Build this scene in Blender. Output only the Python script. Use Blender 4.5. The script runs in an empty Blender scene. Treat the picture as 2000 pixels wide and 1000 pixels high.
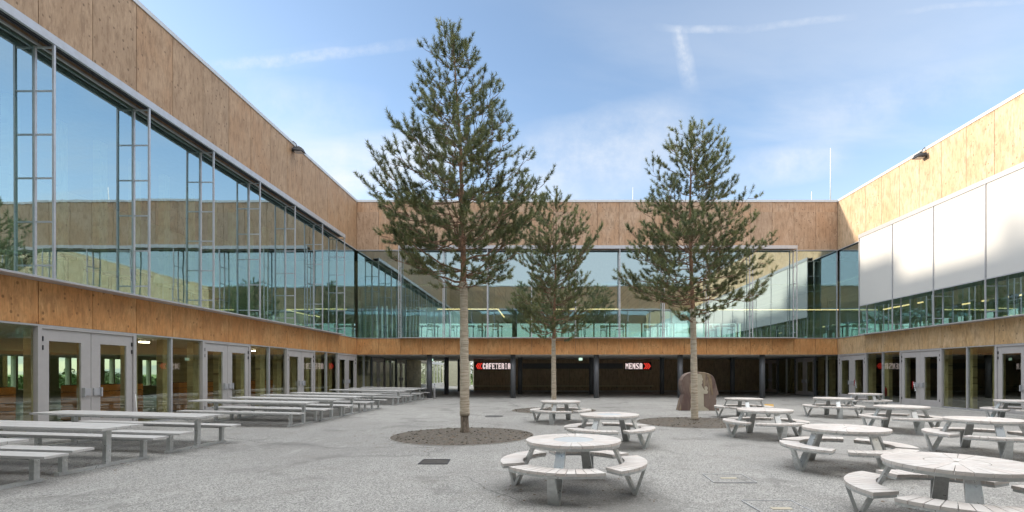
import bpy, bmesh, math, random
import numpy as np
from mathutils import Vector, Matrix
R = math.radians
random.seed(7)
scn = bpy.context.scene
C = scn.collection

# ------------------------------------------------------------------ camera
F, VX, VY, H = 975.0, 1068.0, 728.0, 1.75          # focal length in photo px, vanishing point, eye height
cam = bpy.data.cameras.new('camera'); camo = bpy.data.objects.new('camera', cam); C.objects.link(camo)
cam.sensor_width = 36; cam.lens = F / 2000 * 36
cam.shift_x = -(VX - 1000) / 2000; cam.shift_y = (VY - 500) / 2000
cam.clip_start = 0.05; cam.clip_end = 2000
camo.location = (0, 0, H); camo.rotation_euler = (R(90), 0, 0)
scn.camera = camo
scn.render.resolution_x = 1024; scn.render.resolution_y = 512
scn.view_settings.view_transform = 'Standard'; scn.view_settings.look = 'None'
scn.view_settings.exposure = 1.70; scn.view_settings.gamma = 1
scn.render.engine = 'CYCLES'
scn.cycles.max_bounces = 8; scn.cycles.transparent_max_bounces = 16; scn.cycles.glossy_bounces = 4
scn.cycles.diffuse_bounces = 5
scn.cycles.sample_clamp_indirect = 6

# ------------------------------------------------------------------ sun and sky
SUN_EL, SUN_AZ = 11.3, -83.0        # azimuth measured from +Y towards +X
sd = Vector((math.sin(R(SUN_AZ)) * math.cos(R(SUN_EL)), math.cos(R(SUN_AZ)) * math.cos(R(SUN_EL)), math.sin(R(SUN_EL))))
sl = bpy.data.lights.new('sun', 'SUN'); sl.energy = 2.0; sl.angle = R(2.0); sl.color = (1.0, 0.87, 0.71)
slo = bpy.data.objects.new('sun', sl); C.objects.link(slo)
slo.rotation_euler = sd.to_track_quat('Z', 'Y').to_euler()

world = bpy.data.worlds.new('World'); scn.world = world; world.use_nodes = True
nt = world.node_tree; N = nt.nodes; L = nt.links
for n in list(N): N.remove(n)
def wn(t, **k):
    n = N.new(t)
    for a, b in k.items(): setattr(n, a, b)
    return n
def wmath(op, a, b=None, clamp=False):
    n = wn('ShaderNodeMath', operation=op, use_clamp=clamp)
    for i, v in enumerate((a, b)):
        if v is None: continue
        if isinstance(v, (int, float)): n.inputs[i].default_value = v
        else: L.new(v, n.inputs[i])
    return n.outputs[0]
sky = wn('ShaderNodeTexSky', sky_type='NISHITA', sun_disc=False)
sky.sun_elevation = R(28); sky.sun_rotation = R(SUN_AZ); sky.altitude = 300
sky.sun_elevation = R(SUN_EL)
sky.air_density = 1.0; sky.dust_density = 0.6; sky.ozone_density = 1.3
tc = wn('ShaderNodeTexCoord')
sep = wn('ShaderNodeSeparateXYZ'); L.new(tc.outputs['Generated'], sep.inputs[0])
zc = wmath('ADD', wmath('MAXIMUM', sep.outputs[2], 0.0), 0.12)
px = wmath('DIVIDE', sep.outputs[0], zc); py = wmath('DIVIDE', sep.outputs[1], zc)
cmb = wn('ShaderNodeCombineXYZ'); L.new(px, cmb.inputs[0]); L.new(py, cmb.inputs[1])
def wnoise(scale, detail, rough, vec, dist=0.0):
    n = wn('ShaderNodeTexNoise'); n.inputs['Scale'].default_value = scale; n.inputs['Detail'].default_value = detail
    n.inputs['Roughness'].default_value = rough; n.inputs['Distortion'].default_value = dist
    L.new(vec, n.inputs['Vector']); return n.outputs['Fac']
def wmap(vec, loc=(0, 0, 0), rot=(0, 0, 0), sc=(1, 1, 1), t='POINT'):
    m = wn('ShaderNodeMapping', vector_type=t); m.inputs['Location'].default_value = loc
    m.inputs['Rotation'].default_value = rot; m.inputs['Scale'].default_value = sc
    L.new(vec, m.inputs['Vector']); return m.outputs[0]
def wramp(v, a, b):
    m = wn('ShaderNodeMapRange', interpolation_type='SMOOTHSTEP'); m.inputs['From Min'].default_value = a; m.inputs['From Max'].default_value = b
    L.new(v, m.inputs['Value']); return m.outputs[0]
cir = wmap(cmb.outputs[0], rot=(0, 0, R(20)), sc=(0.35, 1.0, 1), loc=(3.3, 1.7, 0))
c1 = wramp(wnoise(0.9, 8, 0.55, cir, 0.3), 0.44, 0.60)
c2 = wramp(wnoise(0.35, 4, 0.5, cir, 0.2), 0.44, 0.62)
low = wramp(sep.outputs[2], 0.72, 0.12)            # thicker veil low in the sky
veil = wmath('MULTIPLY', wmath('ADD', wmath('MULTIPLY', c1, 0.60), wmath('MULTIPLY', c2, 0.55)), wmath('ADD', wmath('MULTIPLY', low, 1.1), 0.10))
veil = wmath('ADD', veil, wmath('MULTIPLY', wramp(sep.outputs[2], 0.46, 0.0), 0.62))
# vapour trails, placed by direction in the sky
yy = wmath('MAXIMUM', sep.outputs[1], 0.05)
uu = wmath('DIVIDE', sep.outputs[0], yy); ww = wmath('DIVIDE', sep.outputs[2], yy)
uw = wn('ShaderNodeCombineXYZ'); L.new(uu, uw.inputs[0]); L.new(ww, uw.inputs[1])
wob = wn('ShaderNodeTexNoise'); wob.inputs['Scale'].default_value = 9; wob.inputs['Detail'].default_value = 5; L.new(uw.outputs[0], wob.inputs['Vector'])
vs = wn('ShaderNodeVectorMath', operation='MULTIPLY_ADD'); L.new(wob.outputs['Color'], vs.inputs[0])
vs.inputs[1].default_value = (0.02, 0.02, 0); L.new(uw.outputs[0], vs.inputs[2])
def streak(x0, y0, x1, y1, wid, amt, fr=30):
    a = ((x0 - VX) / F, (VY - y0) / F); b = ((x1 - VX) / F, (VY - y1) / F)
    mx, my = (a[0] + b[0]) / 2 + .01, (a[1] + b[1]) / 2 + .01
    ln = math.hypot(b[0] - a[0], b[1] - a[1]) / 2; an = math.atan2(b[1] - a[1], b[0] - a[0])
    m = wmap(vs.outputs[0], loc=(mx, my, 0), rot=(0, 0, an), sc=(ln, wid / F, 1), t='TEXTURE')
    s = wn('ShaderNodeSeparateXYZ'); L.new(m, s.inputs[0])
    g = None
    for o in (s.outputs[0], s.outputs[1]):
        q = wmath('SUBTRACT', 1.0, wmath('MULTIPLY', o, o), clamp=True)
        g = q if g is None else wmath('MULTIPLY', g, q)
    nz = wramp(wnoise(fr, 6, 0.68, uw.outputs[0]), 0.3, 0.75)
    front = wmath('GREATER_THAN', sep.outputs[1], 0.05)
    return wmath('MULTIPLY', wmath('MULTIPLY', g, front), wmath('MULTIPLY', wmath('ADD', nz, 0.25), amt))
for s in ((1324, 45, 1352, 185, 18, .30), (1324, 45, 1335, 105, 7, .22), (1270, 52, 1470, 60, 9, .24), (1440, 60, 1680, 30, 9, .18), (1740, 24, 2060, -6, 7, .14), (930, 370, 1400, 250, 105, .6, 5), (560, 350, 930, 300, 75, .7, 5), (1380, 345, 1680, 300, 45, .5, 6), (420, 180, 760, 230, 60, .3, 5), (1480, 250, 2000, 150, 60, .3, 5), (350, 138, 860, 82, 13, .28), (330, 150, 700, 95, 26, .10)):
    veil = wmath('ADD', veil, streak(*s))
veil = wmath('MINIMUM', veil, 0.92)
hsv = wn('ShaderNodeHueSaturation'); hsv.inputs['Saturation'].default_value = 0.9
L.new(sky.outputs[0], hsv.inputs['Color'])
mix = wn('ShaderNodeMix', data_type='RGBA'); L.new(veil, mix.inputs[0]); tint = wn('ShaderNodeMix', data_type='RGBA', blend_type='MULTIPLY'); tint.inputs[0].default_value = 1; L.new(hsv.outputs[0], tint.inputs[6]); tint.inputs[7].default_value = (.88, .925, 1.0, 1)
L.new(tint.outputs[2], mix.inputs[6])
mix.inputs[7].default_value = (2.6, 2.68, 2.8, 1)
# bright cloud deck added unseen overhead and behind the viewpoint to fill the shade
fill_deck = wramp(wmath('SUBTRACT', sep.outputs[2], wmath('MULTIPLY', sep.outputs[1], 0.14)), 0.50, 0.80)
fill_deck = wmath('MULTIPLY', fill_deck, wmath('ADD', wmath('MULTIPLY', c2, 0.5), 0.75))
mix2 = wn('ShaderNodeMix', data_type='RGBA', clamp_factor=True); L.new(fill_deck, mix2.inputs[0]); L.new(mix.outputs[2], mix2.inputs[6])
mix2.inputs[7].default_value = (7.8, 7.9, 7.95, 1)
bg = wn('ShaderNodeBackground'); bg.inputs['Strength'].default_value = 0.118
L.new(mix2.outputs[2], bg.inputs['Color'])
wo = wn('ShaderNodeOutputWorld'); L.new(bg.outputs[0], wo.inputs['Surface'])

# ------------------------------------------------------------------ materials
def newmat(name):
    m = bpy.data.materials.new(name); m.use_nodes = True
    t = m.node_tree; b = t.nodes['Principled BSDF']
    return m, t, b
class NB:
    def __init__(s, t): s.t = t
    def n(s, ty, **k):
        x = s.t.nodes.new(ty)
        for a, b in k.items(): setattr(x, a, b)
        return x
    def l(s, a, b): s.t.links.new(a, b)
    def math(s, op, a, b=None, clamp=False):
        x = s.n('ShaderNodeMath', operation=op, use_clamp=clamp)
        for i, v in enumerate((a, b)):
            if v is None: continue
            if isinstance(v, (int, float)): x.inputs[i].default_value = v
            else: s.l(v, x.inputs[i])
        return x.outputs[0]
    def noise(s, vec, scale, detail=4, rough=.5, dist=0):
        x = s.n('ShaderNodeTexNoise'); x.inputs['Scale'].default_value = scale; x.inputs['Detail'].default_value = detail
        x.inputs['Roughness'].default_value = rough; x.inputs['Distortion'].default_value = dist
        s.l(vec, x.inputs['Vector']); return x
    def map(s, vec, sc=(1, 1, 1), loc=(0, 0, 0), rot=(0, 0, 0)):
        x = s.n('ShaderNodeMapping'); x.inputs['Scale'].default_value = sc; x.inputs['Location'].default_value = loc
        x.inputs['Rotation'].default_value = rot; s.l(vec, x.inputs['Vector']); return x.outputs[0]
    def ramp(s, v, a, b, c=0., d=1.):
        x = s.n('ShaderNodeMapRange', interpolation_type='SMOOTHSTEP')
        for i, q in zip(('From Min', 'From Max', 'To Min', 'To Max'), (a, b, c, d)): x.inputs[i].default_value = q
        s.l(v, x.inputs['Value']); return x.outputs[0]
    def mix(s, f, a, b, bl='MIX'):
        x = s.n('ShaderNodeMix', data_type='RGBA', blend_type=bl)
        if isinstance(f, (int, float)): x.inputs[0].default_value = f
        else: s.l(f, x.inputs[0])
        for i, v in ((6, a), (7, b)):
            if isinstance(v, tuple): x.inputs[i].default_value = v if len(v) == 4 else v + (1,)
            else: s.l(v, x.inputs[i])
        return x.outputs[2]
    def bump(s, h, st, dist=0.01):
        x = s.n('ShaderNodeBump'); x.inputs['Strength'].default_value = st; x.inputs['Distance'].default_value = dist
        s.l(h, x.inputs['Height']); return x.outputs[0]

def ply_mat(name, ca, cb, cc, spec=.35, streaks=.3, rough=.6):
    m, t, b = newmat(name); q = NB(t)
    uv = q.n('ShaderNodeUVMap').outputs[0]
    at = q.n('ShaderNodeAttribute', attribute_name='tone').outputs['Fac']
    n1 = q.noise(q.map(uv, (2.6, .8, 1)), 1.0, 4, .55, .5).outputs['Fac']
    rings = q.math('SINE', q.math('MULTIPLY', n1, 75.0))
    fine = q.noise(q.map(uv, (55, 2.2, 1)), 1.0, 3, .6).outputs['Fac']
    big = q.noise(q.map(uv, (.8, .5, 1)), 1.3, 4, .6).outputs['Fac']
    col = q.mix(q.ramp(at, 0.0, 1.0), ca, cb)
    col = q.mix(q.ramp(big, .38, .66, 0, .8), col, cc)
    col = q.mix(q.ramp(rings, -1, 1, 0, streaks * .62), col, tuple(x * .55 for x in ca))
    col = q.mix(q.ramp(fine, .40, .68, 0, .42), col, tuple(x * .5 for x in ca))
    # small dark knots and plugs, in some panels many, in some few
    vo = q.n('ShaderNodeTexVoronoi', feature='F1'); vo.inputs['Scale'].default_value = 1.0; vo.inputs['Randomness'].default_value = .8
    q.l(q.map(uv, (6.2, 5.0, 1)), vo.inputs['Vector'])
    kn = q.ramp(vo.outputs['Distance'], .27, .13)
    sc = q.n('ShaderNodeSeparateColor'); q.l(vo.outputs['Color'], sc.inputs[0])
    thr = q.math('GREATER_THAN', sc.outputs[0], q.math('SUBTRACT', .98, q.math('MULTIPLY', q.math('FRACT', q.math('MULTIPLY', at, 7.3)), .80)))
    kn = q.math('MULTIPLY', q.math('MULTIPLY', kn, thr), .85)
    col = q.mix(kn, col, tuple(x * .30 for x in ca))
    mt = q.noise(q.map(uv, (7, 1.6, 1)), 1.0, 5, .7).outputs['Fac']
    col = q.mix(q.ramp(mt, .45, .64, 0, .62), col, tuple(x * .5 for x in ca))
    # weather streaks running down
    st = q.noise(q.map(uv, (7, .35, 1)), 1.0, 4, .6).outputs['Fac']
    col = q.mix(q.ramp(st, .55, .8, 0, .35), col, tuple(x * .62 for x in cb))
    q.l(col, b.inputs['Base Color']); b.inputs['Roughness'].default_value = rough
    b.inputs['Specular IOR Level'].default_value = spec
    h = q.math('ADD', q.math('MULTIPLY', rings, .3), q.math('SUBTRACT', fine, q.math('MULTIPLY', kn, 2)))
    q.l(q.bump(h, .25, .004), b.inputs['Normal'])
    return m
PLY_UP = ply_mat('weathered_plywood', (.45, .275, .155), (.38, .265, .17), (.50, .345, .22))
PLY_BACK = ply_mat('pinkish_plywood', (.52, .315, .185), (.45, .32, .225), (.57, .41, .29))
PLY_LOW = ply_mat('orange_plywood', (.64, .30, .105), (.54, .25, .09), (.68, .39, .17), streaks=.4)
PLY_R = ply_mat('sunlit_plywood', (.56, .39, .235), (.60, .43, .27), (.66, .50, .35), streaks=.28)  # same plywood as the other wings, with sunlight put into its colour
PLY_RLOW = ply_mat('lit_plywood_band', (.60, .38, .18), (.64, .43, .23), (.68, .50, .31), streaks=.42)  # same band plywood, with the light falling on it put into the colour
PLY_IN = ply_mat('interior_plywood', (.54, .46, .27), (.50, .43, .26), (.60, .52, .32))
PLY_DARK = ply_mat('dark_stained_plywood', (.50, .36, .22), (.42, .32, .22), (.55, .42, .27))

def metal(name, col, rough=.45, met=.0, var=.15, scale=4):
    m, t, b = newmat(name); q = NB(t)
    o = q.n('ShaderNodeTexCoord').outputs['Object']
    n = q.noise(o, scale, 5, .65).outputs['Fac']
    q.l(q.mix(q.ramp(n, .3, .7, 0, var * 2), col, tuple(x * .6 for x in col)), b.inputs['Base Color'])
    q.l(q.ramp(n, .3, .7, rough - .08, rough + .12), b.inputs['Roughness'])
    b.inputs['Metallic'].default_value = met
    return m
ALU = metal('light_grey_aluminium', (.52, .52, .54), .38, .35)
ALU_D = metal('dark_grey_aluminium', (.16, .17, .19), .4, .3)
RAIL_D = metal('dark_rail', (.06, .06, .07), .5)
CAP = metal('roof_cap_metal', (.62, .62, .62), .4, .4)
DOORM = metal('grey_painted_door', (.50, .475, .465), .42, .15, .1, 2)
GALV = metal('galvanised_steel', (.66, .68, .68), .34, .6, .22, 14)
COLM = metal('anthracite_column', (.10, .105, .115), .38, .0, .1, 3)
BLACKP = metal('black_plastic', (.025, .025, .03), .5)
CONC = metal('concrete', (.36, .35, .33), .85, 0, .15, 6)
SOFF = metal('plastered_soffit', (.8, .78, .73), .8, 0, .08, 3)
DARKIN = metal('dark_interior', (.05, .048, .04), .8)
WHITE_IN = metal('pale_interior_wall', (.6, .58, .46), .8)
FLOOR_IN = metal('interior_floor', (.16, .13, .10), .35)
ORANGE = metal('orange_wood', (.62, .26, .07), .4, 0, .2, 5)
REDP = metal('red_paint', (.45, .02, .02), .35)
WHITEP = metal('white_paint', (.7, .7, .7), .5)
DRED = metal('dark_red_fabric', (.10, .012, .03), .8)

def glass_mat(name, r0, trans, gloss, wav=.0026, rough=0.0):
    m, t, b = newmat(name); q = NB(t); t.nodes.remove(b)
    out = t.nodes['Material Output']
    lw = q.n('ShaderNodeLayerWeight'); lw.inputs['Blend'].default_value = .5
    geo = q.n('ShaderNodeNewGeometry')
    dot = q.n('ShaderNodeVectorMath', operation='DOT_PRODUCT'); q.l(geo.outputs['Incoming'], dot.inputs[0]); q.l(geo.outputs['Normal'], dot.inputs[1])
    c = q.math('ABSOLUTE', dot.outputs['Value'])
    s5 = q.math('POWER', q.math('SUBTRACT', 1.0, c, clamp=True), 3.2)
    fac = q.math('ADD', r0, q.math('MULTIPLY', s5, 1 - r0), clamp=True)
    tr = q.n('ShaderNodeBsdfTransparent'); tr.inputs[0].default_value = trans + (1,)
    gl = q.n('ShaderNodeBsdfGlossy'); gl.inputs['Color'].default_value = gloss + (1,); gl.inputs['Roughness'].default_value = rough
    pos = q.n('ShaderNodeTexCoord').outputs['Object']
    n1 = q.noise(q.map(pos, (1, 1, .55)), .55, 2, .5).outputs['Fac']
    n2 = q.noise(q.map(pos, (1, 1, 3.0)), 2.2, 2, .5).outputs['Fac']
    h = q.math('ADD', n1, q.math('MULTIPLY', n2, .05))
    q.l(q.bump(h, 1.0, wav), gl.inputs['Normal'])
    mx = q.n('ShaderNodeMixShader'); q.l(fac, mx.inputs[0]); q.l(tr.outputs[0], mx.inputs[1]); q.l(gl.outputs[0], mx.inputs[2])
    q.l(mx.outputs[0], out.inputs['Surface'])
    return m
GLASS_UP = glass_mat('upper_glass', .54, (.68, .92, .80), (.76, .95, .99))
GLASS_LO = glass_mat('lower_glass', .17, (.86, .90, .74), (.85, .9, .85), .003)

GLASS_OUT = glass_mat('outer_window_glass', .10, (.62, .82, .80), (.8, .9, .9), .001)

def emis(name, col, st):
    m, t, b = newmat(name)
    b.inputs['Base Color'].default_value = col + (1,); b.inputs['Emission Color'].default_value = col + (1,); b.inputs['Emission Strength'].default_value = st
    return m
E_WARM = emis('warm_tube_light', (1, .66, .32), .8)
E_SIGN = emis('white_led', (1, .82, .80), .26)
E_RED = emis('red_led', (1, .06, .04), .26)
E_LAMP = emis('ceiling_lamp_glow', (1, .9, .7), 7.0)
E_EXIT = emis('exit_light', (.7, 1, .8), .3)

def ground_mat():
    m, t, b = newmat('exposed_aggregate_asphalt'); q = NB(t)
    p = q.n('ShaderNodeNewGeometry').outputs['Position']
    vo = q.n('ShaderNodeTexVoronoi'); vo.inputs['Scale'].default_value = 75; q.l(p, vo.inputs['Vector'])
    sc = q.n('ShaderNodeSeparateColor'); q.l(vo.outputs['Color'], sc.inputs[0])
    big = q.noise(p, .22, 5, .6).outputs['Fac']
    mid = q.noise(p, 1.4, 5, .65).outputs['Fac']
    sp = q.noise(p, 38, 3, .7).outputs['Fac']
    col = q.mix(sc.outputs[0], (.10, .098, .092), (.60, .585, .555))
    col = q.mix(q.ramp(sp, .45, .62, 0, .5), col, (.17, .17, .17))
    col = q.mix(q.ramp(big, .43, .60, 0, .5), col, (.25, .24, .23))
    col = q.mix(q.ramp(mid, .5, .75, 0, .45), col, (.21, .195, .175))
    st2 = q.noise(q.map(p, (1, 1, 1), (31, 7, 0)), .55, 6, .7, .8).outputs['Fac']
    col = q.mix(q.ramp(st2, .53, .66, 0, .55), col, (.15, .145, .135))
    st3 = q.noise(q.map(p, (1.6, .35, 1), (3, 17, 0), (0, 0, .5)), .9, 5, .65, .5).outputs['Fac']
    col = q.mix(q.ramp(st3, .58, .74, 0, .45), col, (.52, .51, .49))
    # long wandering cracks and joints
    wv = q.n('ShaderNodeVectorMath', operation='MULTIPLY_ADD'); q.l(q.noise(p, .8, 4, .6).outputs['Color'], wv.inputs[0])
    wv.inputs[1].default_value = (.9, .9, 0); q.l(p, wv.inputs[2])
    ed = q.n('ShaderNodeTexVoronoi', feature='DISTANCE_TO_EDGE'); ed.inputs['Scale'].default_value = .16
    q.l(q.map(wv.outputs[0], (1, .8, 0)), ed.inputs['Vector'])
    cr = q.math('MULTIPLY', q.ramp(ed.outputs['Distance'], .004, .0008), q.ramp(q.noise(p, .5, 2).outputs['Fac'], .45, .6))
    crw = q.math('MULTIPLY', q.ramp(ed.outputs['Distance'], .05, .0), q.ramp(q.noise(p, .7, 3).outputs['Fac'], .45, .7))
    col = q.mix(q.math('MULTIPLY', crw, .5), col, (.15, .145, .14))
    col = q.mix(q.math('MULTIPLY', cr, .5), col, (.07, .07, .065))
    q.l(col, b.inputs['Base Color']); b.inputs['Roughness'].default_value = .72
    h = q.math('ADD', q.math('MULTIPLY', vo.outputs['Distance'], -.6), q.math('MULTIPLY', cr, -1.5))
    q.l(q.bump(h, .55, .008), b.inputs['Normal'])
    return m
ASPH = ground_mat()
def gravel_mat():
    m, t, b = newmat('brown_gravel'); q = NB(t)
    p = q.n('ShaderNodeNewGeometry').outputs['Position']
    vo = q.n('ShaderNodeTexVoronoi'); vo.inputs['Scale'].default_value = 38; q.l(p, vo.inputs['Vector'])
    sc = q.n('ShaderNodeSeparateColor'); q.l(vo.outputs['Color'], sc.inputs[0])
    col = q.mix(sc.outputs[0], (.08, .07, .06), (.20, .175, .145))
    col = q.mix(q.ramp(q.noise(p, 6, 5, .7).outputs['Fac'], .55, .72, 0, .8), col, (.24, .14, .065))
    q.l(col, b.inputs['Base Color']); b.inputs['Roughness'].default_value = .9
    q.l(q.bump(vo.outputs['Distance'], .9, .02), b.inputs['Normal'])
    return m
GRAVEL = gravel_mat()
def grass_mat():
    m, t, b = newmat('lawn_green'); q = NB(t)
    p = q.n('ShaderNodeNewGeometry').outputs['Position']
    n = q.noise(p, .6, 6, .7).outputs['Fac']
    q.l(q.mix(n, (.10, .17, .03), (.20, .24, .07)), b.inputs['Base Color']); b.inputs['Roughness'].default_value = .9
    return m
GRASS = grass_mat()

def slat_mat():
    m, t, b = newmat('pale_table_slats'); q = NB(t)
    o = q.n('ShaderNodeTexCoord').outputs['Object']
    at = q.n('ShaderNodeAttribute', attribute_name='tone').outputs['Fac']
    n = q.noise(o, 5, 5, .6).outputs['Fac']
    oi = q.n('ShaderNodeObjectInfo').outputs['Random']
    col = q.mix(at, (.74, .67, .63), (.80, .77, .745))
    col = q.mix(q.ramp(n, .35, .7, 0, .55), col, (.60, .565, .54))
    n3 = q.noise(o, 38, 4, .7).outputs['Fac']
    col = q.mix(q.ramp(n3, .5, .75, 0, .3), col, (.42, .37, .33))
    col = q.mix(q.math('MULTIPLY', oi, .35), col, (.58, .535, .49))
    n4 = q.noise(o, 2.6, 4, .65).outputs['Fac']
    col = q.mix(q.ramp(n4, .55, .72, 0, .4), col, (.47, .43, .385))
    q.l(col, b.inputs['Base Color']); b.inputs['Roughness'].default_value = .5
    return m
SLAT = slat_mat()
GREYTOP = metal('grey_composite_board', (.56, .55, .54), .5, 0, .12, 5)
CENTRE = metal('bluish_centre_disc', (.60, .63, .65), .42, .1, .08, 5)

def bark_mat(name, a, c, sx=18, sz=6):
    m, t, b = newmat(name); q = NB(t)
    o = q.n('ShaderNodeTexCoord').outputs['Object']
    n = q.noise(q.map(o, (sx, sx, sz)), 1, 5, .7).outputs['Fac']
    n2 = q.noise(o, 2.5, 3, .6).outputs['Fac']
    col = q.mix(q.ramp(n, .35, .65), a, c)
    col = q.mix(q.ramp(n2, .45, .7, 0, .5), col, tuple(x * .7 for x in c))
    if name.startswith('orange'):
        sz_ = q.n('ShaderNodeSeparateXYZ'); q.l(o, sz_.inputs[0])
        col = q.mix(q.ramp(sz_.outputs[2], 1.5, .9), col, q.mix(q.ramp(n, .35, .65), (.10, .08, .06), (.26, .21, .165)))
    q.l(col, b.inputs['Base Color']); b.inputs['Roughness'].default_value = .85
    q.l(q.bump(n, .8, .02), b.inputs['Normal'])
    return m
BARK = bark_mat('orange_pine_bark', (.14, .085, .055), (.36, .20, .12))
BARKD = bark_mat('grey_brown_bark', (.14, .09, .06), (.33, .20, .13))
WRAP = bark_mat('reed_mat', (.33, .27, .20), (.60, .52, .41), 3, 34)
def needle_mat():
    m, t, b = newmat('pine_needles'); q = NB(t)
    at = q.n('ShaderNodeAttribute', attribute_name='tone').outputs['Fac']
    col = q.mix(at, (.095, .130, .070), (.29, .30, .125))
    q.l(col, b.inputs['Base Color']); b.inputs['Roughness'].default_value = .55
    b.inputs['Specular IOR Level'].default_value = .4
    tl = q.n('ShaderNodeBsdfTranslucent'); q.l(col, tl.inputs[0])
    mx = q.n('ShaderNodeMixShader'); mx.inputs[0].default_value = .2
    q.l(b.outputs[0], mx.inputs[1]); q.l(tl.outputs[0], mx.inputs[2]); q.l(mx.outputs[0], t.nodes['Material Output'].inputs['Surface'])
    return m
NEEDLE = needle_mat()
def screen_mat():
    m, t, b = newmat('white_screen_fabric'); q = NB(t)
    o = q.n('ShaderNodeTexCoord').outputs['Object']
    n = q.noise(o, .5, 4, .6).outputs['Fac']
    col = q.mix(n, (.56, .55, .525), (.61, .60, .57)); q.l(col, b.inputs['Base Color']); b.inputs['Roughness'].default_value = .75
    return m
SCREEN = screen_mat()
def stone_mat():
    m, t, b = newmat('red_brown_patinated_stone'); q = NB(t)
    o = q.n('ShaderNodeTexCoord').outputs['Object']
    n = q.noise(q.map(o, (1, 1, .5)), 2.0, 5, .6, .6).outputs['Fac']
    n2 = q.noise(q.map(o, (2.2, 1, .35), (3, 2, 1)), 1.5, 4, .6).outputs['Fac']
    col = q.mix(q.ramp(n, .35, .6), (.125, .078, .068), (.20, .145, .12))
    col = q.mix(q.ramp(n2, .56, .64, 0, .75), col, (.33, .26, .17))
    q.l(col, b.inputs['Base Color']); b.inputs['Roughness'].default_value = .7
    return m
STONE = stone_mat()
VEIN = metal('tan_vein', (.30, .22, .14), .8, 0, .3, 5)
CREAM = metal('cream_stone', (.52, .47, .37), .8, 0, .2, 3)
HEDGE = metal('far_foliage', (.06, .10, .03), .9, 0, .3, 1.5)

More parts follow.
